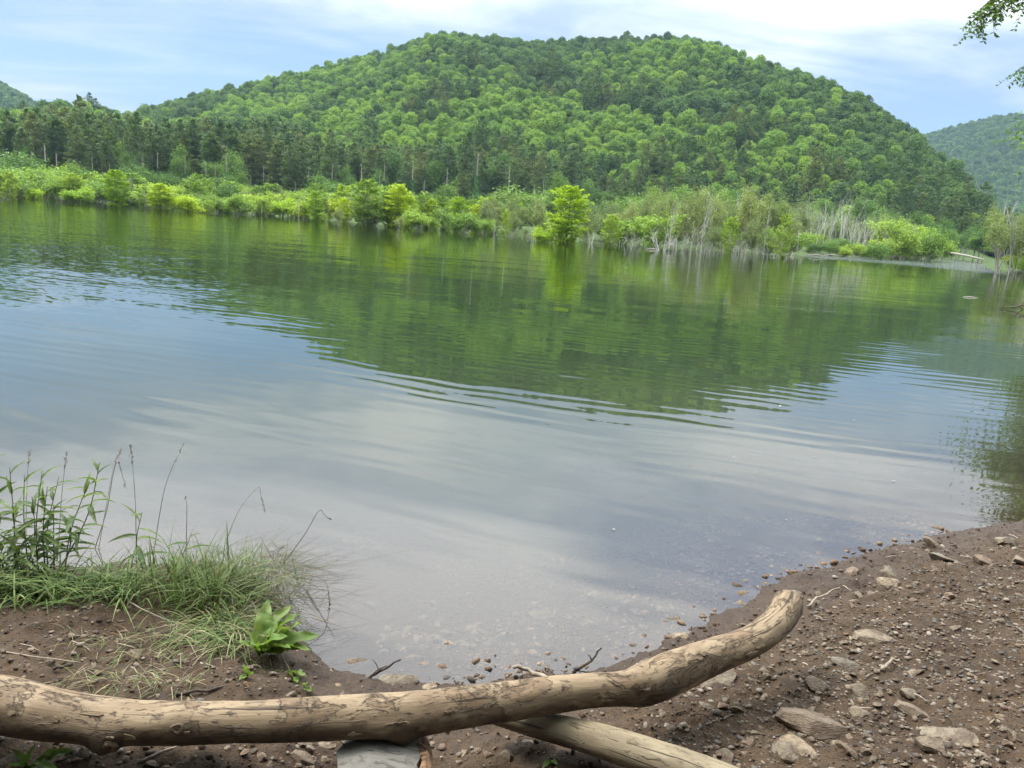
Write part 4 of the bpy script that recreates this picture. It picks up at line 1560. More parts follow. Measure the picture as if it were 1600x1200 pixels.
ctrl = [lp(-260, 1085, 0.36), lp(-110, 1092, 0.36), lp(0, 1104, 0.35), lp(110, 1122, 0.34), lp(240, 1129, 0.335), lp(380, 1127, 0.33), lp(520, 1122, 0.325), lp(650, 1115, 0.325),
        lp(780, 1098, 0.325), lp(900, 1080, 0.32), lp(970, 1076, 0.31), lp(1005, 1070, 0.305), lp(1045, 1052, 0.31), lp(1110, 1026, 0.31), lp(1170, 1004, 0.325), lp(1208, 978, 0.345), lp(1228, 952, 0.37), lp(1232, 934, 0.39)]
radii = [0.100, 0.096, 0.088, 0.074, 0.065, 0.063, 0.065, 0.066, 0.062, 0.059, 0.056, 0.078, 0.080, 0.072, 0.066, 0.062, 0.066, 0.060]
P0 = curve_pts(ctrl, 170)
L0 = np.concatenate([[0], np.cumsum(np.linalg.norm(np.diff(P0, axis=0), axis=1))])


def at_px(px):
    x_, _ = project(P0)
    return float(L0[np.argmin(np.abs(x_ - px))])


bumps = [(at_px(180), R(-35) , 0.030, 0.035), (at_px(290), R(70), 0.010, 0.03), (at_px(630), R(-70), 0.034, 0.032), (at_px(1000), R(-25), -0.020, 0.03),
         (at_px(985), R(60), 0.012, 0.04), (at_px(1080), R(55), 0.008, 0.025)]
# angle 0 of the ring faces the camera, positive angles turn upwards
LOG, LC, LP_, LR_, LL_ = knobbly_log('driftwood_log', ctrl, radii, 4, M['log'], 'long peeled driftwood log lying across the bank with a bent upturned end', bumps)


def on_log(px, ang, lift=1.0):
    """point and outward direction on the log's skin below photo column px"""
    x_, _ = project(LP_)
    i = int(np.argmin(np.abs(x_ - px)))
    T = LP_[min(i + 1, len(LP_) - 1)] - LP_[max(i - 1, 0)]
    T /= np.linalg.norm(T)
    a = np.cross(T, [0, 0, 1.0])
    a /= np.linalg.norm(a)
    b = np.cross(a, T)
    n = math.cos(ang) * a + math.sin(ang) * b
    S = SKIN['driftwood_log']
    j = int(round((ang % (2 * math.pi)) / (2 * math.pi) * S.shape[1])) % S.shape[1]
    return S[i, j] + n * LR_[i] * (lift - 1), n, T


def knot(px, ang, size, name='knot', dark=True):
    p, n, T = on_log(px, ang, 0.97)
    r = np.random.default_rng(int(px))
    k = 14
    b = np.cross(n, T)
    V, F = [], []
    prof_k = [(1.25, -0.25), (1.0, 0.15), (0.78, 0.28), (0.55, 0.18), (0.3, -0.05), (0.05, -0.15)]
    for rr, h in prof_k:
        for j in range(k):
            an = 6.283 * j / k
            w = 1 + 0.12 * math.sin(an * 3 + px) + 0.07 * r.normal()
            V.append(p - LC + (T * math.cos(an) * 1.25 + b * math.sin(an)) * size * rr * w + n * size * h)
    for i in range(len(prof_k) - 1):
        for j in range(k):
            q, q2 = i * k + j, i * k + (j + 1) % k
            F.append((q, q2, q2 + k, q + k))
    F.append(tuple((len(prof_k) - 1) * k + j for j in range(k)))
    obj(name, mesh(name, V, F, M['knot'], True, attrs={'soil_shade': np.zeros(len(V))}), LOG)


def flake(px, ang, sx, sy, seed):
    """a curled scale of bark still clinging to the log"""
    r = np.random.default_rng(seed)
    p, n, T = on_log(px, ang, 1.0)
    b = np.cross(n, T)
    k = 9
    pts = []
    for j in range(k):
        a_ = 6.283 * j / k
        rr = 0.45 + 0.75 * r.random()
        pts.append((math.cos(a_) * sx * rr, math.sin(a_) * sy * rr))
    V, F = [], []
    for lift in (0.0022, -0.006):
        for u, v in pts:
            V.append(p - LC + T * u + b * v + n * (lift - v * v * 6.5 * (1 if True else 0) + 0.0012 * r.random()))
    F.append(tuple(range(k)))
    for j in range(k):
        F.append((j, j + k, (j + 1) % k + k, (j + 1) % k))
    obj('bark_flake', mesh('bark_flake', V, F, M['log'], False, attrs={'soil_shade': np.full(len(V), 0.55)}), LOG)


FRONT = 0.0
for px, an, s in ((288, R(20), 0.014), (1077, R(52), 0.015), (186, R(-22), 0.018), (990, R(35), 0.015)):
    knot(px, an, s)
r_ = np.random.default_rng(8)
for k_ in range(26):
    px = r_.choice([r_.uniform(40, 330), r_.uniform(520, 960), r_.uniform(1010, 1200)])
    flake(px, R(r_.uniform(-15, 65)), r_.uniform(0.010, 0.034), r_.uniform(0.004, 0.011), 60 + k_)

ctrl2 = [lp(770, 1112, 0.20), lp(830, 1128, 0.205), lp(920, 1152, 0.215), lp(1010, 1180, 0.225), lp(1110, 1216, 0.235), lp(1260, 1275, 0.25), lp(1400, 1330, 0.27)]
LOG2, *_ = knobbly_log('pale_log', ctrl2, [0.045, 0.052, 0.058, 0.062, 0.066, 0.07, 0.07], 19, M['log2'], 'shorter pale smooth log slanting out from under the driftwood log', (), 90, 30)


def build_block():
    """half-round billet of split wood, its end face towards the log"""
    p0 = lp(602, 1152, 0.25)
    p1 = lp(590, 1235, 0.26)
    ax = p1 - p0
    ax /= np.linalg.norm(ax)
    side = np.cross(ax, [0, 0, 1.0])
    side /= np.linalg.norm(side)
    if side[0] < 0:
        side = -side
    up = np.cross(side, ax)
    if up[2] < 0:
        up = -up
    root = thing('split_billet', tuple(p0), 'grey weathered split billet with brown bark edge under the driftwood log', 'firewood')
    # cross section: slightly hollowed grey top, bark round the right flank
    W = 0.125
    sec = [(-W, 0.0), (-W * 0.72, 0.010), (-W * 0.3, 0.014), (0.1 * W, 0.012), (W * 0.55, 0.004), (W * 0.86, -0.006)]
    low = [(W * 0.80, -0.07), (0, -0.11), (-W, -0.08)]
    allp = sec + low
    n = len(allp)
    V, F = [], []
    rs = np.linspace(0, 0.42, 12)
    rr = np.random.default_rng(3)
    for i, s in enumerate(rs):
        for j, (u, v) in enumerate(allp):
            V.append(side * (u + 0.004 * rr.normal()) + up * (v + 0.0025 * rr.normal()) + ax * (s + (0.012 * math.sin(u * 30) if i == 0 else 0)))
    for i in range(len(rs) - 1):
        for j in range(n):
            a, b = i * n + j, i * n + (j + 1) % n
            F.append((a, b, b + n, a + n))
    F.append(tuple(range(n))[::-1])
    F.append(tuple((len(rs) - 1) * n + j for j in range(n)))
    obj('split_face', mesh('billet', V, F, M['block'], False, attrs={'soil_shade': np.zeros(len(V))}), root)
    # the bark slab along the right-hand edge
    V, F = [], []
    sec2 = [(W * 0.84, 0.000), (W * 0.97, 0.004), (W * 1.12, -0.012), (W * 1.17, -0.045), (W * 1.05, -0.08), (W * 0.80, -0.075)]
    n = len(sec2)
    for i, s in enumerate(rs):
        for j, (u, v) in enumerate(sec2):
            V.append(side * (u + 0.005 * rr.normal()) + up * (v + 0.004 * rr.normal()) + ax * (s - 0.012))
    for i in range(len(rs) - 1):
        for j in range(n):
            a, b = i * n + j, i * n + (j + 1) % n
            F.append((a, b, b + n, a + n))
    F.append(tuple(range(n))[::-1])
    F.append(tuple((len(rs) - 1) * n + j for j in range(n)))
    o = obj('bark', mesh('billet_bark', V, F, M['blockbark'], False, attrs={'soil_shade': np.zeros(len(V))}), root)
    o['label'] = 'rust-brown bark edge'


build_block()

# ------------------------------------------------------------------ stones
def stone_mesh(name, seed, flat=0.5, cuts=9, sub=3):
    import bmesh
    r = np.random.default_rng(seed)
    bm = bmesh.new()
    bmesh.ops.create_icosphere(bm, subdivisions=sub, radius=1.0)
    V = np.array([v.co[:] for v in bm.verts])
    for _ in range(cuts):
        n = r.normal(size=3)
        n /= np.linalg.norm(n)
        h = r.uniform(0.34, 0.78)
        d = V @ n
        over = np.maximum(d - h, 0)
        V -= over[:, None] * n * 0.93
    for i in range(len(V)):
        V[i] *= 1 + 0.05 * mnoise.noise(Vector(V[i] * 2.3 + seed)) + 0.025 * mnoise.noise(Vector(V[i] * 6 + seed))
    V[:, 0] *= 1.0
    V[:, 1] *= r.uniform(0.6, 0.9)
    V[:, 2] *= flat * r.uniform(0.8, 1.15)
    for v, c in zip(bm.verts, V):
        v.co = c
    me = bpy.data.meshes.new(name)
    bm.to_mesh(me)
    bm.free()
    me.materials.append(M['stone'])
    me.polygons.foreach_set('use_smooth', np.ones(len(me.polygons), bool))
    try:
        me.set_sharp_from_angle(angle=R(24))
    except Exception:
        pass
    return me


ST_BIG = [stone_mesh('big_stone%d' % i, 700 + i, (0.42, 0.55, 0.34)[i % 3], 14, 3) for i in range(9)]
ST_SMALL = [stone_mesh('small_stone%d' % i, 740 + i, (0.45, 0.6, 0.32)[i % 3], 12, 2) for i in range(9)]


def bz(x, y):
    return float(bank_z(np.array([x]), np.array([y]))[0])


def put_stone(px, py, wpx, label, group=None, big=True, aspect=1.0, sink=0.30, name='stone', i=None, rz=None, tilt=0.15):
    p = hit(px, py)
    dist = np.linalg.norm(p - np.array([0, 0, CAM_H]))
    s = wpx / FPX * dist / 2 * 1.0
    me = (ST_BIG if big else ST_SMALL)[random.randrange(9) if i is None else i]
    o = obj(name, me, label=label, cat='stone', group=group)
    o.scale = (s * 1.06, s * 1.06, s * 1.06 * aspect)
    o.rotation_euler = (random.gauss(0, tilt), random.gauss(0, tilt), random.gauss(0, 0.5) if rz is None else rz)
    zb = bz(p[0], p[1])
    o.location = (p[0], p[1], zb + s * 0.5 * aspect * (0.40 - sink))
    return o


big_list = [
    (1159, 943, 34, 'grey stone at the waterline above the log bend'),
    (1065, 994, 46, 'rounded brown boulder at the waterline behind the log'),
    (1270, 934, 26, 'rounded tan stone beside the upturned log end'),
    (1246, 929, 26, 'pale tan stone just behind the upturned log end'),
    (1369, 1000, 62, 'long flat mud-coated slab right of the upturned log end'),
    (1316, 1041, 50, 'angular olive stone below the mud-coated slab'),
    (1284, 1073, 46, 'smooth grey stone left of the largest mid-beach stone'),
    (1338, 1076, 64, 'long grey-brown stone, largest on the middle beach'),
    (1277, 1089, 22, 'small pale split stone under the smooth grey stone'),
    (1127, 1107, 34, 'pale blocky stone, middle of the three below the log'),
    (1150, 1118, 26, 'tan blocky stone, right of the three below the log'),
    (1100, 1110, 26, 'brown stone, left of the three below the log'),
    (1110, 1068, 96, 'broad dark flat rock in the shadow beneath the log'),
    (1268, 1136, 96, 'big smooth grey slab near the bottom of the beach'),
    (1247, 1160, 84, 'layered olive slab leaning against the big grey slab'),
    (1232, 1177, 48, 'rounded dark stone in front of the layered slab'),
    (1136, 1172, 48, 'angular brown stone right of the pale log'),
    (1172, 1161, 30, 'round brown stone between angular stone and layered slab'),
    (1180, 1143, 30, 'small grey stone above the round brown stone'),
    (1326, 1180, 38, 'smooth tan-grey stone at the bottom right of the slabs'),
    (1474, 1147, 86, 'long thin grey slab on the lower right beach'),
    (1457, 1174, 46, 'dark green-grey oval stone at the lower right'),
    (1432, 1113, 56, 'flat mud-covered stone above the long thin slab'),
    (1420, 1088, 50, 'flat dark stone half sunk in the right beach'),
    (1347, 1116, 34, 'brown stone under the largest mid-beach stone'),
    (1306, 1163, 26, 'orange tan pebble stone beside the big grey slab'),
    (1303, 1136, 26, 'rust brown stone at the right end of the big grey slab'),
    (1421, 1048, 52, 'low muddy slab on the gravelly right beach'),
    (1459, 857, 34, 'tan stone on the far right bank crest'),
    (1472, 878, 56, 'long brown slab below the bank crest'),
    (1538, 882, 32, 'dark brown block on the right bank'),
    (1574, 851, 44, 'broad tan slab at the far right bank'),
    (1592, 879, 40, 'tan stone cut by the right picture edge'),
    (1394, 911, 44, 'brown angular slab on the upper beach'),
    (1388, 897, 40, 'flat brown stone at the upper beach near the water'),
    (1340, 928, 26, 'tan stone in the mud of the upper beach'),
    (1362, 923, 22, 'pale triangular stone beside the tan mud stone'),
    (1330, 895, 40, 'ochre flat stone at the very waterline'),
    (616, 1066, 66, 'pale slanted slab behind the log by dark twigs'),
    (672, 1078, 30, 'brown stone behind the log right of the slanted slab'),
    (1015, 1038, 44, 'brown mud lump at the waterline behind the log'),
    (855, 1045, 20, 'small upright red-brown stone behind the pale stick'),
    (210, 1016, 24, 'pale angular stone on the bare left bank'),
    (474, 1058, 26, 'tan stone at the foot of the broad-leaved dock'),
    (455, 1088, 28, 'mossy stone wedged behind the log under the dock'),
    (196, 1150, 20, 'pale stone below the log knot'),
    (478, 1164, 32, 'tan stone in front of the log left of the billet'),
    (508, 1160, 30, 'cream stone just left of the billet'),
    (538, 1158, 26, 'brown stone touching the billet'),
    (473, 1190, 40, 'rough tan stone at the bottom edge left of the billet'),
    (18, 1190, 44, 'pale stone at the bottom left corner by weeds'),
    (828, 1168, 28, 'blocky brown stone in front of the log near the pale log'),
    (790, 1185, 34, 'grey-brown stone at the bottom between billet and pale log'),
    (725, 1178, 22, 'pale brown stone right of the billet'),
]
for k_, (px, py, w, lb) in enumerate(big_list):
    flat_ = 0.8 if w > 60 else 1.0
    put_stone(px, py, w, lb, big=True, aspect=flat_, i=k_ % 9, sink=0.45 if w > 50 else 0.3)


def beach_px(r):
    """random photo pixel on the right-hand beach"""
    while True:
        px, py = r.uniform(1010, 1600), r.uniform(830, 1200)
        edge = np.interp(px, [p[0] for p in near_px], [p[1] for p in near_px])
        if py < edge + 6:
            continue
        lg = np.interp(px, [1000, 1110, 1170, 1212, 1240, 1262], [1110, 1062, 1042, 1015, 985, 900])
        if px < 1262 and py < lg + 4:
            continue
        if py > 1120 and px < 1000 + (py - 1120) * 1.9:
            continue
        return px, py


rs = np.random.default_rng(61)
for k_ in range(190):
    px, py = beach_px(rs)
    put_stone(px, py, rs.uniform(9, 20) * (0.75 if py < 930 else 1), 'small brown or tan stone lying loose on the gravelly right beach', 'small loose stones on the right beach', big=False, name='stone', tilt=0.3)
for k_ in range(36):
    px, py = rs.uniform(10, 440), rs.uniform(985, 1095)
    put_stone(px, py, rs.uniform(8, 17), 'small tan stone in the bare mud of the left bank', 'small stones on the left bank', big=False, name='stone', tilt=0.3)
for k_ in range(34):
    px, py = rs.uniform(60, 800), rs.uniform(1158, 1200)
    if 525 < px < 680:
        continue
    put_stone(px, py, rs.uniform(12, 26), 'small brown stone in the mud in front of the driftwood log', 'small stones in front of the log', big=False, name='stone', tilt=0.3)
for k_ in range(46):
    if k_ < 34:
        px, py = rs.normal(670, 75), rs.normal(1000, 16)
    else:
        px, py = rs.uniform(900, 1060), rs.uniform(930, 985)
    if not 490 < px < 1080:
        continue
    put_stone(px, py, rs.uniform(14, 34), 'drowned stone on the lake bed in the clear shallows', 'drowned stones in the shallows', big=False, name='drowned_stone', tilt=0.2, sink=0.2)
put_stone(842, 962, 50, 'dark drowned stone, farthest out in the clear shallows', big=True, name='drowned_stone', i=2)
put_stone(585, 950, 36, 'dark drowned stone far out left of the others', big=True, name='drowned_stone', i=4)
put_stone(430, 1043, 40, 'pale drowned slab beside the left bank', big=True, name='drowned_stone', i=5) if False else put_stone(556, 1040, 42, 'pale drowned slab beside the left bank', big=True, name='drowned_stone', i=5)


# gravel, crumbs of earth and drowned grit: uncountable
def scatter_chips(name, XY, size, colors, label, cat, seed, flat=0.5, sink=0.25):
    r = np.random.default_rng(seed)
    n = len(XY)
    t = (1 + 5 ** 0.5) / 2
    ico = np.array([(-1, t, 0), (1, t, 0), (-1, -t, 0), (1, -t, 0), (0, -1, t), (0, 1, t), (0, -1, -t), (0, 1, -t), (t, 0, -1), (t, 0, 1), (-t, 0, -1), (-t, 0, 1)], float)
    ico /= np.linalg.norm(ico[0])
    fi = np.array([(0, 11, 5), (0, 5, 1), (0, 1, 7), (0, 7, 10), (0, 10, 11), (1, 5, 9), (5, 11, 4), (11, 10, 2), (10, 7, 6), (7, 1, 8), (3, 9, 4), (3, 4, 2), (3, 2, 6), (3, 6, 8), (3, 8, 9), (4, 9, 5), (2, 4, 11), (6, 2, 10), (8, 6, 7), (9, 8, 1)])
    V = np.repeat(ico[None], n, 0) * (1 + r.uniform(-0.32, 0.25, (n, 12, 1)))
    sc = np.column_stack([np.ones(n), r.uniform(0.45, 0.95, n), flat * r.uniform(0.5, 1.3, n)]) * size[:, None]
    V = V * sc[:, None, :]
    a = r.uniform(0, 6.28, n)
    tl = r.normal(size=n) * 0.25
    ct, st = np.cos(tl)[:, None], np.sin(tl)[:, None]
    x, z = V[..., 0] * ct - V[..., 2] * st, V[..., 0] * st + V[..., 2] * ct
    ca, sa = np.cos(a)[:, None], np.sin(a)[:, None]
    V = np.stack([x * ca - V[..., 1] * sa, x * sa + V[..., 1] * ca, z], -1)
    Z = bank_z(XY[:, 0], XY[:, 1]) + size * flat * (0.6 - sink)
    V += np.column_stack([XY, Z])[:, None, :]
    F = (fi[None] + 12 * np.arange(n)[:, None, None]).reshape(-1, 3)
    cols = np.repeat(colors, 12, 0)
    return obj(name, mesh(name, V.reshape(-1, 3), F, M['gravel'], False, cols=cols), label=label, cat=cat, kind='stuff')


PAL = 0.74 * np.array([(0.33, 0.26, 0.185), (0.26, 0.20, 0.14), (0.21, 0.185, 0.15), (0.16, 0.12, 0.09), (0.40, 0.33, 0.25), (0.24, 0.16, 0.11), (0.19, 0.175, 0.15), (0.30, 0.22, 0.14), (0.38, 0.32, 0.25)])


def build_gravel():
    r = np.random.default_rng(91)
    X = r.uniform(-2.6, 5.0, 190000)
    Y = r.uniform(1.3, 6.5, 190000)
    d = sdist(X, Y)
    w = fbm(X * 1.3, Y * 1.3 + 7, 3)
    right = sstep(0.1, 0.9, X)
    dens = right * (0.10 + 0.55 * sstep(0.12, 0.9, d) + 0.5 * w) + (1 - right) * (0.10 + 0.30 * w)
    keep = (d > 0.04) & (r.random(len(X)) < dens * 0.8)
    X, Y, d = X[keep], Y[keep], d[keep]
    n = len(X)
    size = np.clip(0.0060 * np.exp(r.normal(size=n) * 0.52), 0.002, 0.018)
    cols = PAL[r.integers(0, len(PAL), n)] * r.uniform(0.6, 1.15, (n, 1))
    scatter_chips('gravel', np.column_stack([X, Y]), size, cols, 'fine angular gravel strewn over the muddy beach', 'gravel', 92, 0.42)
    # earth crumbs
    X = r.uniform(-2.6, 4.5, 42000)
    Y = r.uniform(1.3, 6.0, 42000)
    d = sdist(X, Y)
    keep = (d > 0.0) & (r.random(len(X)) < 0.35 + 0.9 * fbm(X * 2.1 + 3, Y * 2.1, 3))
    X, Y = X[keep], Y[keep]
    n = len(X)
    size = np.clip(0.0050 * np.exp(r.normal(size=n) * 0.5), 0.002, 0.016)
    base = np.array((0.070, 0.044, 0.026))
    cols = base * r.uniform(0.5, 1.5, (n, 1))
    scatter_chips('earth_crumbs', np.column_stack([X, Y]), size, cols, 'loose brown crumbs of earth on the bank', 'dirt', 93, 0.75, 0.45)
    # grit on the drowned bed
    X = r.uniform(-1.0, 3.0, 26000)
    Y = r.uniform(2.3, 5.2, 26000)
    d = sdist(X, Y)
    keep = (d < -0.02) & (d > -1.3) & (r.random(len(X)) < 0.25 + 0.8 * fbm(X * 1.7 + 30, Y * 1.7, 3))
    X, Y = X[keep], Y[keep]
    n = len(X)
    size = np.clip(0.010 * np.exp(r.normal(size=n) * 0.5), 0.003, 0.03)
    cols = PAL[r.integers(0, len(PAL) - 1, n)] * np.array((1.05, 0.92, 0.80)) * r.uniform(0.6, 1.1, (n, 1))
    scatter_chips('drowned_gravel', np.column_stack([X, Y]), size, cols, 'gravel on the lake bed under the shallow water', 'gravel', 94)


build_gravel()

# ------------------------------------------------------------------ twigs and sticks
def twig(name, pts, r0, r1, mat, label, cat='twig', forks=(), group=None, bend=10):
    """pts: (px, py, height above ground)"""
    P = []
    for px, py, h in pts:
        q = hit(px, py) if h < 0.015 else None
        if q is None:
            # a raised point: the sight line meets the level of the ground below plus h
            q = hit(px, py)
            q = ground(px, py, max(q[2], 0.0) + h)
        else:
            q = q + np.array([0, 0, h + 0.004])
        P.append(q)
    P = np.array(P)
    c = P[0].copy()
    g = Geo()
    C = curve_pts(P, max(8, bend)) if len(P) > 2 else np.linspace(P[0], P[1], 8)
    C = C + np.random.default_rng(abs(int(pts[0][0]))).normal(size=C.shape) * r0 * 0.35
    g.tube(C - c, np.linspace(r0, r1, len(C)), 7)
    for fr_ in forks:
        t, off, rr = fr_
        q = C[int(t * (len(C) - 1))]
        e = q + np.array(off)
        m_ = (q + e) / 2 + np.array([0, 0, 0.008])
        g.tube(np.array([q, m_, e]) - c, [rr, rr * 0.8, rr * 0.4], 5)
    return obj(name, g.build(name, mat), loc=tuple(c), label=label, cat=cat, group=group)


twig('pale_stick', [(862, 1062, 0.05), (830, 1050, 0.07), (802, 1041, 0.09)], 0.010, 0.007, M['paletwig'], 'pale broken stick rising behind the driftwood log', 'stick')
twig('dark_twig', [(896, 1052, 0.06), (905, 1042, 0.09), (926, 1032, 0.11), (940, 1012, 0.16)], 0.008, 0.003, M['twig'], 'dark forked twig rising behind the log above the shallows', 'twig', [(0.75, (-0.02, 0.01, 0.02), 0.003), (0.2, (0.07, 0.0, -0.02), 0.003)])
twig('dark_twig', [(566, 1064, 0.02), (590, 1052, 0.05), (624, 1031, 0.12)], 0.007, 0.003, M['twig'], 'dark forked twig bundle beside the pale slanted slab', 'twig', [(0.3, (0.06, 0.01, 0.05), 0.003), (0.5, (0.05, 0.02, 0.03), 0.003), (0.6, (-0.03, 0.0, 0.05), 0.002)])
twig('dark_stick', [(275, 1092, 0.01), (320, 1086, 0.012), (366, 1076, 0.012)], 0.006, 0.004, M['twig'], 'dark stick lying behind the log on the left bank', 'stick')
twig('curved_root', [(1262, 952, 0.01), (1276, 940, 0.012), (1290, 933, 0.012), (1310, 922, 0.012)], 0.006, 0.003, M['paletwig'], 'curved pale root beside the upturned log end', 'root')
twig('small_twig', [(1268, 903, 0.01), (1262, 896, 0.04), (1257, 887, 0.08)], 0.004, 0.002, M['twig'], 'small dark twig upright at the waterline', 'twig', [(0.3, (0.05, 0.0, 0.03), 0.002)])
twig('brown_stick', [(1376, 1052, 0.01), (1390, 1040, 0.014), (1404, 1036, 0.012)], 0.008, 0.005, M['paletwig'], 'short brown curved stick on the middle beach', 'stick')
twig('black_twig', [(1084, 990, 0.02), (1082, 984, 0.04), (1080, 979, 0.05)], 0.006, 0.003, M['twig'], 'short black twig by the rounded waterline boulder', 'twig')
twig('long_straw', [(0, 1024, 0.01), (60, 1034, 0.012), (128, 1042, 0.01)], 0.003, 0.002, M['paletwig'], 'long pale straw on the bare left bank', 'straw')
twig('long_straw', [(200, 940, 0.02), (240, 960, 0.02), (268, 978, 0.01)], 0.003, 0.002, M['paletwig'], 'pale straw slanting under the grass clump', 'straw')
twig('grey_stick', [(82, 1052, 0.01), (116, 1044, 0.012)], 0.006, 0.005, M['twig'], 'short dark stick on the bare left bank', 'stick')
twig('thin_stick', [(215, 1197, 0.01), (255, 1182, 0.012), (308, 1164, 0.012)], 0.004, 0.003, M['paletwig'], 'thin grey stick in front of the log at lower left', 'stick')
rt = np.random.default_rng(14)
for k_ in range(34):
    px, py = beach_px(rt)
    L = rt.uniform(12, 34)
    a_ = rt.uniform(-0.8, 0.8)
    twig('small_stick', [(px, py, 0.006), (px + L * 0.5 * math.cos(a_), py + L * 0.3 * math.sin(a_) - 1, 0.008), (px + L * math.cos(a_), py + L * 0.6 * math.sin(a_), 0.006)], 0.0028, 0.0016,
         M['paletwig'] if rt.random() < 0.6 else M['twig'], 'thin twig fragment lying on the gravelly right beach', 'twig', group='twig fragments on the right beach')
for k_ in range(18):
    px, py = rt.uniform(10, 430), rt.uniform(985, 1088)
    L = rt.uniform(14, 40)
    a_ = rt.uniform(-1.0, 1.0)
    twig('small_stick', [(px, py, 0.006), (px + L * 0.5 * math.cos(a_), py + L * 0.3 * math.sin(a_) - 1, 0.008), (px + L * math.cos(a_), py + L * 0.6 * math.sin(a_), 0.006)], 0.0026, 0.0015,
         M['paletwig'] if rt.random() < 0.7 else M['twig'], 'thin twig fragment lying on the bare left bank', 'twig', group='twig fragments on the left bank')


# ------------------------------------------------------------------ grass and weeds on the left bank
def blade_arrays(roots, dirs, L, W, bend, nseg=5):
    """curved tapering blades as strips"""
    n = len(roots)
    t = np.linspace(0, 1, nseg + 1)
    horiz = dirs.copy()
    horiz[:, 2] = 0
    hn = np.linalg.norm(horiz, axis=1)[:, None] + 1e-6
    horiz /= hn
    side = np.stack([-horiz[:, 1], horiz[:, 0], 0 * horiz[:, 0]], 1)
    V = np.zeros((n, nseg + 1, 2, 3))
    for i, s in enumerate(t):
        p = roots + dirs * (L * s)[:, None] + horiz * (bend * L * s * s)[:, None] + np.array([0, 0, -1.0]) * (bend * L * 0.85 * s ** 2.2)[:, None]
        w = W * (1 - s) ** 0.6 * (0.55 + 0.45 * min(1, s * 4)) / 2 + 0.0002
        V[:, i, 0] = p - side * w[:, None]
        V[:, i, 1] = p + side * w[:, None]
    base = (np.arange(n) * (nseg + 1) * 2)[:, None]
    F = []
    for i in range(nseg):
        F.append(np.concatenate([base + 2 * i, base + 2 * i + 1, base + 2 * i + 3, base + 2 * i + 2], 1))
    return V.reshape(-1, 3), np.concatenate(F), (nseg + 1) * 2


def blades(name, roots, L, W, spread, bend, cols, label, cat, seed, lean=(0, 0, 0), nseg=5):
    r = np.random.default_rng(seed)
    n = len(roots)
    d = np.column_stack([r.normal(size=n) * spread, r.normal(size=n) * spread, np.ones(n)]) + np.array(lean)
    d /= np.linalg.norm(d, axis=1)[:, None]
    V, F, k = blade_arrays(roots, d, L, W, bend, nseg)
    V[:, 2] = np.maximum(V[:, 2], np.maximum(np.interp(V[:, 2], [-1, 0], [0.0, 0.0]), 0.004))
    return obj(name, mesh(name, V, F, M['grass'], False, cols=np.repeat(cols, k, 0)), label=label, cat=cat, kind='stuff')


def roots_in(poly_fn, n, seed):
    r = np.random.default_rng(seed)
    out = []
    for _ in range(n):
        px, py = poly_fn(r)
        p = hit(px, py)
        out.append((p[0], p[1], bz(p[0], p[1]) - 0.005))
    return np.array(out)


GREEN = 0.85 * np.array([(0.13, 0.22, 0.05), (0.19, 0.28, 0.07), (0.24, 0.33, 0.09), (0.10, 0.18, 0.04), (0.30, 0.34, 0.13)])
STRAW = np.array([(0.36, 0.30, 0.15), (0.42, 0.37, 0.21), (0.26, 0.20, 0.10), (0.31, 0.29, 0.13), (0.20, 0.15, 0.08)])


def pick_cols(pal, n, r):
    return pal[r.integers(0, len(pal), n)] * r.uniform(0.75, 1.2, (n, 1))


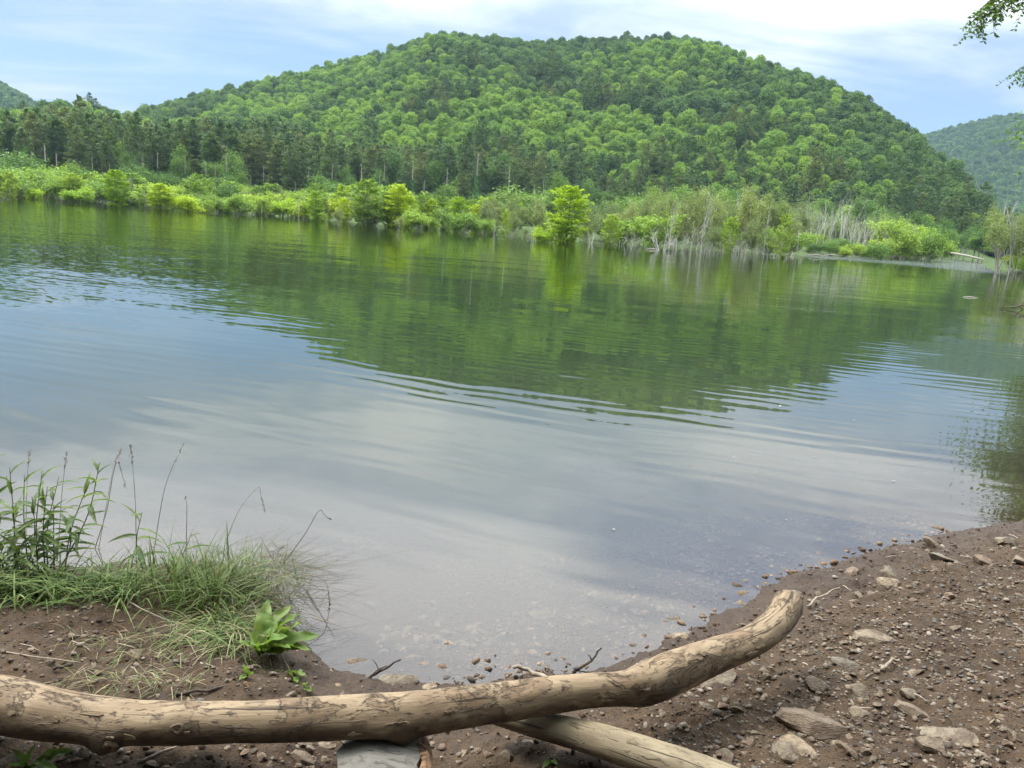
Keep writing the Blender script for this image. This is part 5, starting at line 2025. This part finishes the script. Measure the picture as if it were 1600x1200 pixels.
def build_grass():
    r = np.random.default_rng(121)
    # lush clump at the left
    ro = roots_in(lambda q: (q.uniform(-60, 215), q.normal(925, 12)), 700, 1)
    blades('grass', ro, r.uniform(0.10, 0.24, len(ro)), r.uniform(0.005, 0.010, len(ro)), 0.40, r.uniform(0.2, 0.8, len(ro)), pick_cols(GREEN, len(ro), r), 'lush green grass below the leafy weeds on the left bank', 'grass', 2, (0, -0.1, 0))
    # main tussock
    ro = roots_in(lambda q: (q.normal(325, 58), q.normal(925, 18)), 950, 3)
    cl = pick_cols(GREEN, len(ro), r)
    dry = r.random(len(ro)) < np.clip((ro[:, 0] + 1.35) * 0.7, 0.10, 0.6)
    cl[dry] = pick_cols(STRAW, dry.sum(), r)
    blades('grass', ro, r.uniform(0.10, 0.30, len(ro)), r.uniform(0.003, 0.008, len(ro)), 0.36, r.uniform(0.05, 0.75, len(ro)) ** 1.3, cl, 'mixed green and straw grass tussock at the bank edge', 'grass', 4, (0.12, -0.05, 0))
    # dry arching stems leaning over the water
    ro = roots_in(lambda q: (q.normal(400, 32), q.normal(925, 20)), 260, 5)
    blades('dry_grass', ro, r.uniform(0.16, 0.40, len(ro)), r.uniform(0.0026, 0.0042, len(ro)), 0.45, r.uniform(0.35, 1.1, len(ro)), pick_cols(STRAW * 0.36, len(ro), r), 'tangled dry arching grass stems leaning over the water', 'grass', 6, (0.35, 0.05, 0), 9)
    # small tuft below, and stray tufts on the bare ground
    ro = roots_in(lambda q: (q.choice([345, 360, 415]) + q.normal() * 28, q.choice([965, 975, 1000]) + q.normal() * 12), 620, 7)
    cl = pick_cols(np.vstack([GREEN, STRAW[:2]]), len(ro), r)
    blades('grass', ro, r.uniform(0.08, 0.17, len(ro)), r.uniform(0.003, 0.006, len(ro)), 0.5, r.uniform(0.5, 1.1, len(ro)), cl, 'small pale grass tuft left of the broad-leaved dock', 'grass', 8, (-0.2, -0.3, 0))
    # dead leaves, bits of straw and bark on the ground
    n = 900
    q_ = np.column_stack([r.uniform(-2.2, 3.6, n), r.uniform(1.5, 5.0, n)])
    q_ = q_[sdist(q_[:, 0], q_[:, 1]) > 0.06]
    n = len(q_)
    C = np.column_stack([q_, bank_z(q_[:, 0], q_[:, 1]) + 0.006])
    A = np.column_stack([r.normal(size=(n, 2)), r.normal(size=n) * 0.2])
    Nn = np.column_stack([r.normal(size=(n, 2)) * 0.35, np.ones(n)])
    me = leaves_mesh('leaf_litter', C, A, Nn, r.uniform(0.010, 0.034, n), r.uniform(0.003, 0.014, n), M['grass'], 0.25)
    at = me.color_attributes.new('tint', 'FLOAT_COLOR', 'POINT')
    lc = np.ones((n * 4, 4))
    lc[:, :3] = np.repeat(pick_cols(np.array([(0.20, 0.13, 0.07), (0.13, 0.085, 0.05), (0.30, 0.22, 0.12), (0.24, 0.15, 0.07), (0.36, 0.30, 0.18)]), n, r), 4, 0)
    at.data.foreach_set('color', lc.ravel())
    obj('leaf_litter', me, label='brown leaf litter and straw bits strewn on the bank', cat='leaf litter', kind='stuff')
    ro = roots_in(lambda q: (q.choice([190, 175, 270, 285, 250, 120]) + q.normal() * 22, q.choice([1000, 1070, 1078, 1000, 1030]) + q.normal() * 9), 420, 9)
    cl = pick_cols(np.vstack([STRAW, GREEN[:2]]), len(ro), r)
    blades('sparse_grass', ro, r.uniform(0.03, 0.09, len(ro)), r.uniform(0.002, 0.004, len(ro)), 0.8, r.uniform(0.4, 1.0, len(ro)), cl, 'sparse flattened grass on the bare left bank', 'grass', 10, (0, -0.2, 0))


build_grass()


def leaf_blade(name, L, W, mat, fold=0.25, curl=0.25, wavy=0.0, nseg=7, nw=4, tip=1.0):
    """a single leaf: lance shape with midrib fold; base at the origin, pointing along +X"""
    V, F = [], []
    for i in range(nseg + 1):
        s = i / nseg
        w = W / 2 * (math.sin(math.pi * min(1, s ** 0.75 * 0.98 + 0.02)) ** 0.85) + 0.0006
        for j in range(nw + 1):
            u = j / nw * 2 - 1
            wv = wavy * W * math.sin(s * 15 + u * 1.5) * abs(u)
            V.append((L * s, u * w, abs(u) * w * fold * 2 + wv - curl * L * s * s * 0.5))
    for i in range(nseg):
        for j in range(nw):
            a = i * (nw + 1) + j
            F.append((a, a + 1, a + nw + 2, a + nw + 1))
    return mesh(name, V, F, mat, True)


LEAF_W = [leaf_blade('weed_leaf%d' % i, 0.085 + 0.02 * i, 0.015 + 0.003 * i, M['weed'], 0.3, 0.5 + 0.25 * i) for i in range(3)]


def aim(o, p, d, n=(0, 0, 1), roll=0.0):
    """orient a child so its +X runs along d"""
    d = Vector(d).normalized()
    up = Vector(n)
    y = up.cross(d)
    if y.length < 1e-4:
        y = Vector((0, 1, 0))
    y.normalize()
    z = d.cross(y)
    m = Matrix((d, y, z)).transposed()
    m = m @ Matrix.Rotation(roll, 3, 'X')
    o.location = Vector(p)
    o.rotation_euler = m.to_euler()


def leafy_weed(px, py, top_px, top_py, seed, label, nleaf=12, group=None, d_extra=0.0):
    r = np.random.default_rng(seed)
    b = hit(px, py)
    b[2] = bz(b[0], b[1])
    dist = math.hypot(b[0], b[1]) + d_extra
    tip = atd(top_px, top_py, dist)
    mid = (b + tip) / 2 + np.array([r.normal() * 0.02, r.normal() * 0.02, 0])
    P = curve_pts([b, mid, tip], 14)
    root = thing('leafy_weed', tuple(b), label, 'plant', group)
    g = Geo()
    g.tube(P - b, np.linspace(0.0032, 0.0012, 14), 6)
    obj('stem', g.build('weed_stem', M['weedstem']), root)
    for k in range(nleaf):
        t = 0.25 + 0.75 * (k + r.random() * 0.5) / nleaf
        i = t * 13
        q = P[min(int(i), 12)] + (P[min(int(i) + 1, 13)] - P[min(int(i), 12)]) * (i - int(i))
        an = k * 2.4 + r.random()
        el = (0.25 if t < 0.75 else 0.75) + r.normal() * 0.2
        o = obj('leaf', LEAF_W[r.integers(3)], root)
        s = (0.85 + 0.35 * r.random()) * (1.0 if t < 0.85 else 0.72)
        aim(o, q - b, (math.cos(an) * math.cos(el), math.sin(an) * math.cos(el), math.sin(el)), roll=r.normal() * 0.3)
        o.scale = (s, s, s)
    return root


WL = 'green lance-leaved weed stem in the tall stand at the left edge'
weeds = [(5, 905, -8, 765), (25, 905, 15, 730), (45, 900, 38, 742), (60, 905, 66, 735), (38, 910, 50, 775), (12, 910, 2, 800), (75, 900, 92, 745), (52, 910, 30, 820),
         (85, 905, 84, 790), (20, 915, 34, 850), (95, 905, 108, 812), (-25, 905, -20, 720), (65, 912, 62, 838), (-8, 912, 8, 848), (30, 900, 24, 790), (72, 908, 74, 760)]
for k_, (a_, b_, c_, d_) in enumerate(sorted(weeds, key=lambda q: q[2])):
    leafy_weed(a_, b_, c_, d_, 800 + k_, '%s, %s from the left' % (WL, ORD[k_]), 9, 'lance-leaved weeds at the left edge')
leafy_weed(88, 905, 156, 722, 830, 'lance-leaved weed leaning furthest right with a leafy upright tip', 16)
leafy_weed(100, 905, 140, 752, 831, 'lance-leaved weed with drooping top just left of the furthest leaning one', 14)
leafy_weed(228, 905, 222, 800, 832, 'small green shoot with narrow leaves beside the grass tussock', 8)
leafy_weed(262, 905, 300, 832, 833, 'small yellow-green sprout inside the grass tussock', 6)


def seed_stem(pts, seed, label, heads, name='seeding_grass'):
    """a tall flowering grass: thin stem, seed head of many grains"""
    r = np.random.default_rng(seed)
    b = hit(*pts[0])
    b[2] = bz(b[0], b[1])
    dist = math.hypot(b[0], b[1])
    P = [b] + [atd(px, py, dist + 0.02 * i) for i, (px, py) in enumerate(pts[1:])]
    C = curve_pts(P, 26)
    root = thing(name, tuple(b), label, 'grass')
    g = Geo()
    g.tube(C - b, np.linspace(0.0022, 0.0007, 26), 5)
    obj('stem', g.build('seed_stem', M['paletwig'] if seed % 2 else M['weedstem']), root)
    i0 = int(26 * (1 - heads))
    Cc, A, N = [], [], []
    for i in range(i0, 25):
        for _ in range(5):
            t = r.random()
            q = C[i] + (C[i + 1] - C[i]) * t
            d = C[i + 1] - C[i]
            d /= np.linalg.norm(d)
            o_ = r.normal(size=3) * 0.0035
            Cc.append(q + o_ + d * 0.004 - b)
            A.append(d + r.normal(size=3) * 0.35)
            N.append(r.normal(size=3))
    obj('seed_head', leaves_mesh('seed_head', Cc, A, N, 0.013, 0.0045, M['paletwig']), root)
    return root


seed_stem([(213, 900), (212, 800), (208, 735), (204, 695)], 1, 'straight grass stem with a tall seed head, topmost above the tussock', 0.30)
seed_stem([(238, 880), (250, 800), (262, 748), (287, 693)], 2, 'slanting grass stem with narrow seed head right of the topmost stem', 0.28)
seed_stem([(150, 880), (168, 780), (178, 730), (190, 700)], 3, 'grass stem with open drooping seed head left of the topmost stem', 0.30)
seed_stem([(140, 880), (166, 800), (176, 745), (184, 722), (196, 762)], 4, 'bent grass stem whose seed head hangs over', 0.30)
seed_stem([(345, 870), (372, 800), (402, 762), (408, 775), (414, 800)], 5, 'kinked dry stem with hanging seed head above the tussock', 0.25)
seed_stem([(430, 900), (476, 835), (498, 798), (508, 806), (516, 812)], 6, 'kinked dry stem reaching farthest over the water', 0.14)
seed_stem([(400, 930), (468, 900), (505, 907), (513, 925), (516, 950)], 7, 'dry stem drooping down over the water with a dark tip', 0.22)
seed_stem([(290, 870), (292, 800), (290, 775)], 8, 'thin upright straw standing in the tussock', 0.15)
seed_stem([(40, 880), (42, 760), (46, 705)], 9, 'pale feathery grass head among the leafy weeds', 0.25)
seed_stem([(90, 880), (96, 780), (104, 708)], 10, 'whitish grass head right of the leafy weed stand', 0.22)

LEAF_D = [leaf_blade('dock_leaf%d' % i, 0.22 + 0.03 * i, 0.098 + 0.008 * i, M['dock'], 0.25, 0.35 + 0.3 * i, 0.13, 14, 6) for i in range(3)]


def dock(px, py, tips, label, seed, name='dock_plant', leafset=None, sc=1.0):
    r = np.random.default_rng(seed)
    b = hit(px, py)
    b[2] = bz(b[0], b[1])
    root = thing(name, tuple(b), label, 'plant')
    g = Geo()
    for k, (tx, ty, up) in enumerate(tips):
        tip = ground(tx, ty, b[2] + up)
        d = tip - b
        L = np.linalg.norm(d)
        st = d * 0.22
        g.tube([(0, 0, -0.01), st * 0.6 + np.array([0, 0, 0.006]), st], [0.004, 0.0035, 0.003], 6)
        me = LEAF_D[r.integers(3)]
        o = obj('leaf', me, root)
        l0 = 0.22 + 0.03 * LEAF_D.index(me)
        s = L * 0.80 / l0
        aim(o, st, d + np.array([0, 0, 0.25 * L]), roll=r.normal() * 0.4)
        o.scale = (s, s * sc, s)
    obj('stem', g.build('dock_stem', M['dock']), root)
    return root


dock(405, 1022, [(418, 938, 0.16), (440, 945, 0.16), (470, 972, 0.12), (488, 990, 0.08), (452, 1000, 0.08), (392, 985, 0.10), (378, 1000, 0.09), (470, 1012, 0.04), (455, 955, 0.15), (400, 1000, 0.12), (432, 985, 0.14), (480, 1002, 0.06)], 'broad-leaved dock plant with wavy bright leaves at the bank corner', 41)
dock(445, 1048, [(478, 1058, 0.02), (420, 1052, 0.02), (468, 1070, 0.01)], 'wilted dock leaves lying on the mud below the dock plant', 42, 'wilted_dock')
dock(385, 1062, [(382, 1036, 0.06), (376, 1060, 0.03), (396, 1050, 0.04)], 'small green seedling on the ground left of the wilted leaves', 43, 'seedling')
dock(475, 1080, [(478, 1062, 0.05), (486, 1082, 0.02)], 'tiny two-leaved seedling behind the log', 44, 'seedling')
dock(42, 1195, [(26, 1170, 0.06), (48, 1166, 0.06), (62, 1188, 0.04), (84, 1196, 0.03), (110, 1172, 0.03), (20, 1192, 0.04)], 'low broad-leaved weed under the log at the lower left corner', 45, 'broad_leaved_weed')
dock(858, 1200, [(868, 1192, 0.03), (850, 1196, 0.02)], 'pale green sprout at the bottom edge below the pale log', 46, 'sprout')

# ------------------------------------------------------------------ leaves and specks floating on the lake
lf = leaf_blade('floating_leaf', 0.05, 0.028, M['paletwig'], 0.15, 0.1)
for px, py, lb, s in ((957, 826, 'pale fallen leaf floating on the open water before the log', 1.0), (1394, 751, 'pale leaf floating left of the tree reflection', 1.3),
                      (1332, 656, 'pale leaf floating below the reflected mountain edge', 1.5), (1220, 634, 'dark leaf floating at the reflected mountain edge', 2.2),
                      (1228, 812, 'tiny pale leaf floating near the right beach', 0.7), (1272, 714, 'pale speck of leaf floating mid-water above the right beach', 1.0),
                      (1148, 714, 'lone pale leaf floating in the middle of the bright water', 0.9), (880, 985, 'white sliver floating over the shallows', 0.4)):
    p = ground(px, py, 0.006)
    o = obj('floating_leaf', lf, loc=tuple(p), label=lb, cat='leaf')
    o.rotation_euler = (0, 0, random.random() * 6)
    o.scale = (s * 0.4, s * 0.4, s * 0.4)

# ------------------------------------------------------------------ air
def build_haze():
    x0, x1, y0, y1, z0, z1 = -2600, 2600, -300, 2700, -4, 420
    V = [(x, y, z) for z in (z0, z1) for y in (y0, y1) for x in (x0, x1)]
    F = [(0, 2, 3, 1), (4, 5, 7, 6), (0, 1, 5, 4), (2, 6, 7, 3), (0, 4, 6, 2), (1, 3, 7, 5)]
    m, t, out = newmat('summer_haze')
    v = t.add('ShaderNodeVolumePrincipled')
    v.inputs['Color'].default_value = (0.55, 0.78, 1.0, 1)
    v.inputs['Density'].default_value = 0.000095
    v.inputs['Anisotropy'].default_value = 0.0
    t.l.new(v.outputs[0], out.inputs['Volume'])
    o = obj('haze', mesh('haze', V, F, m), kind='stuff', label='faint blue summer haze over the valley', cat='haze')
    o.display_type = 'WIRE'


build_haze()
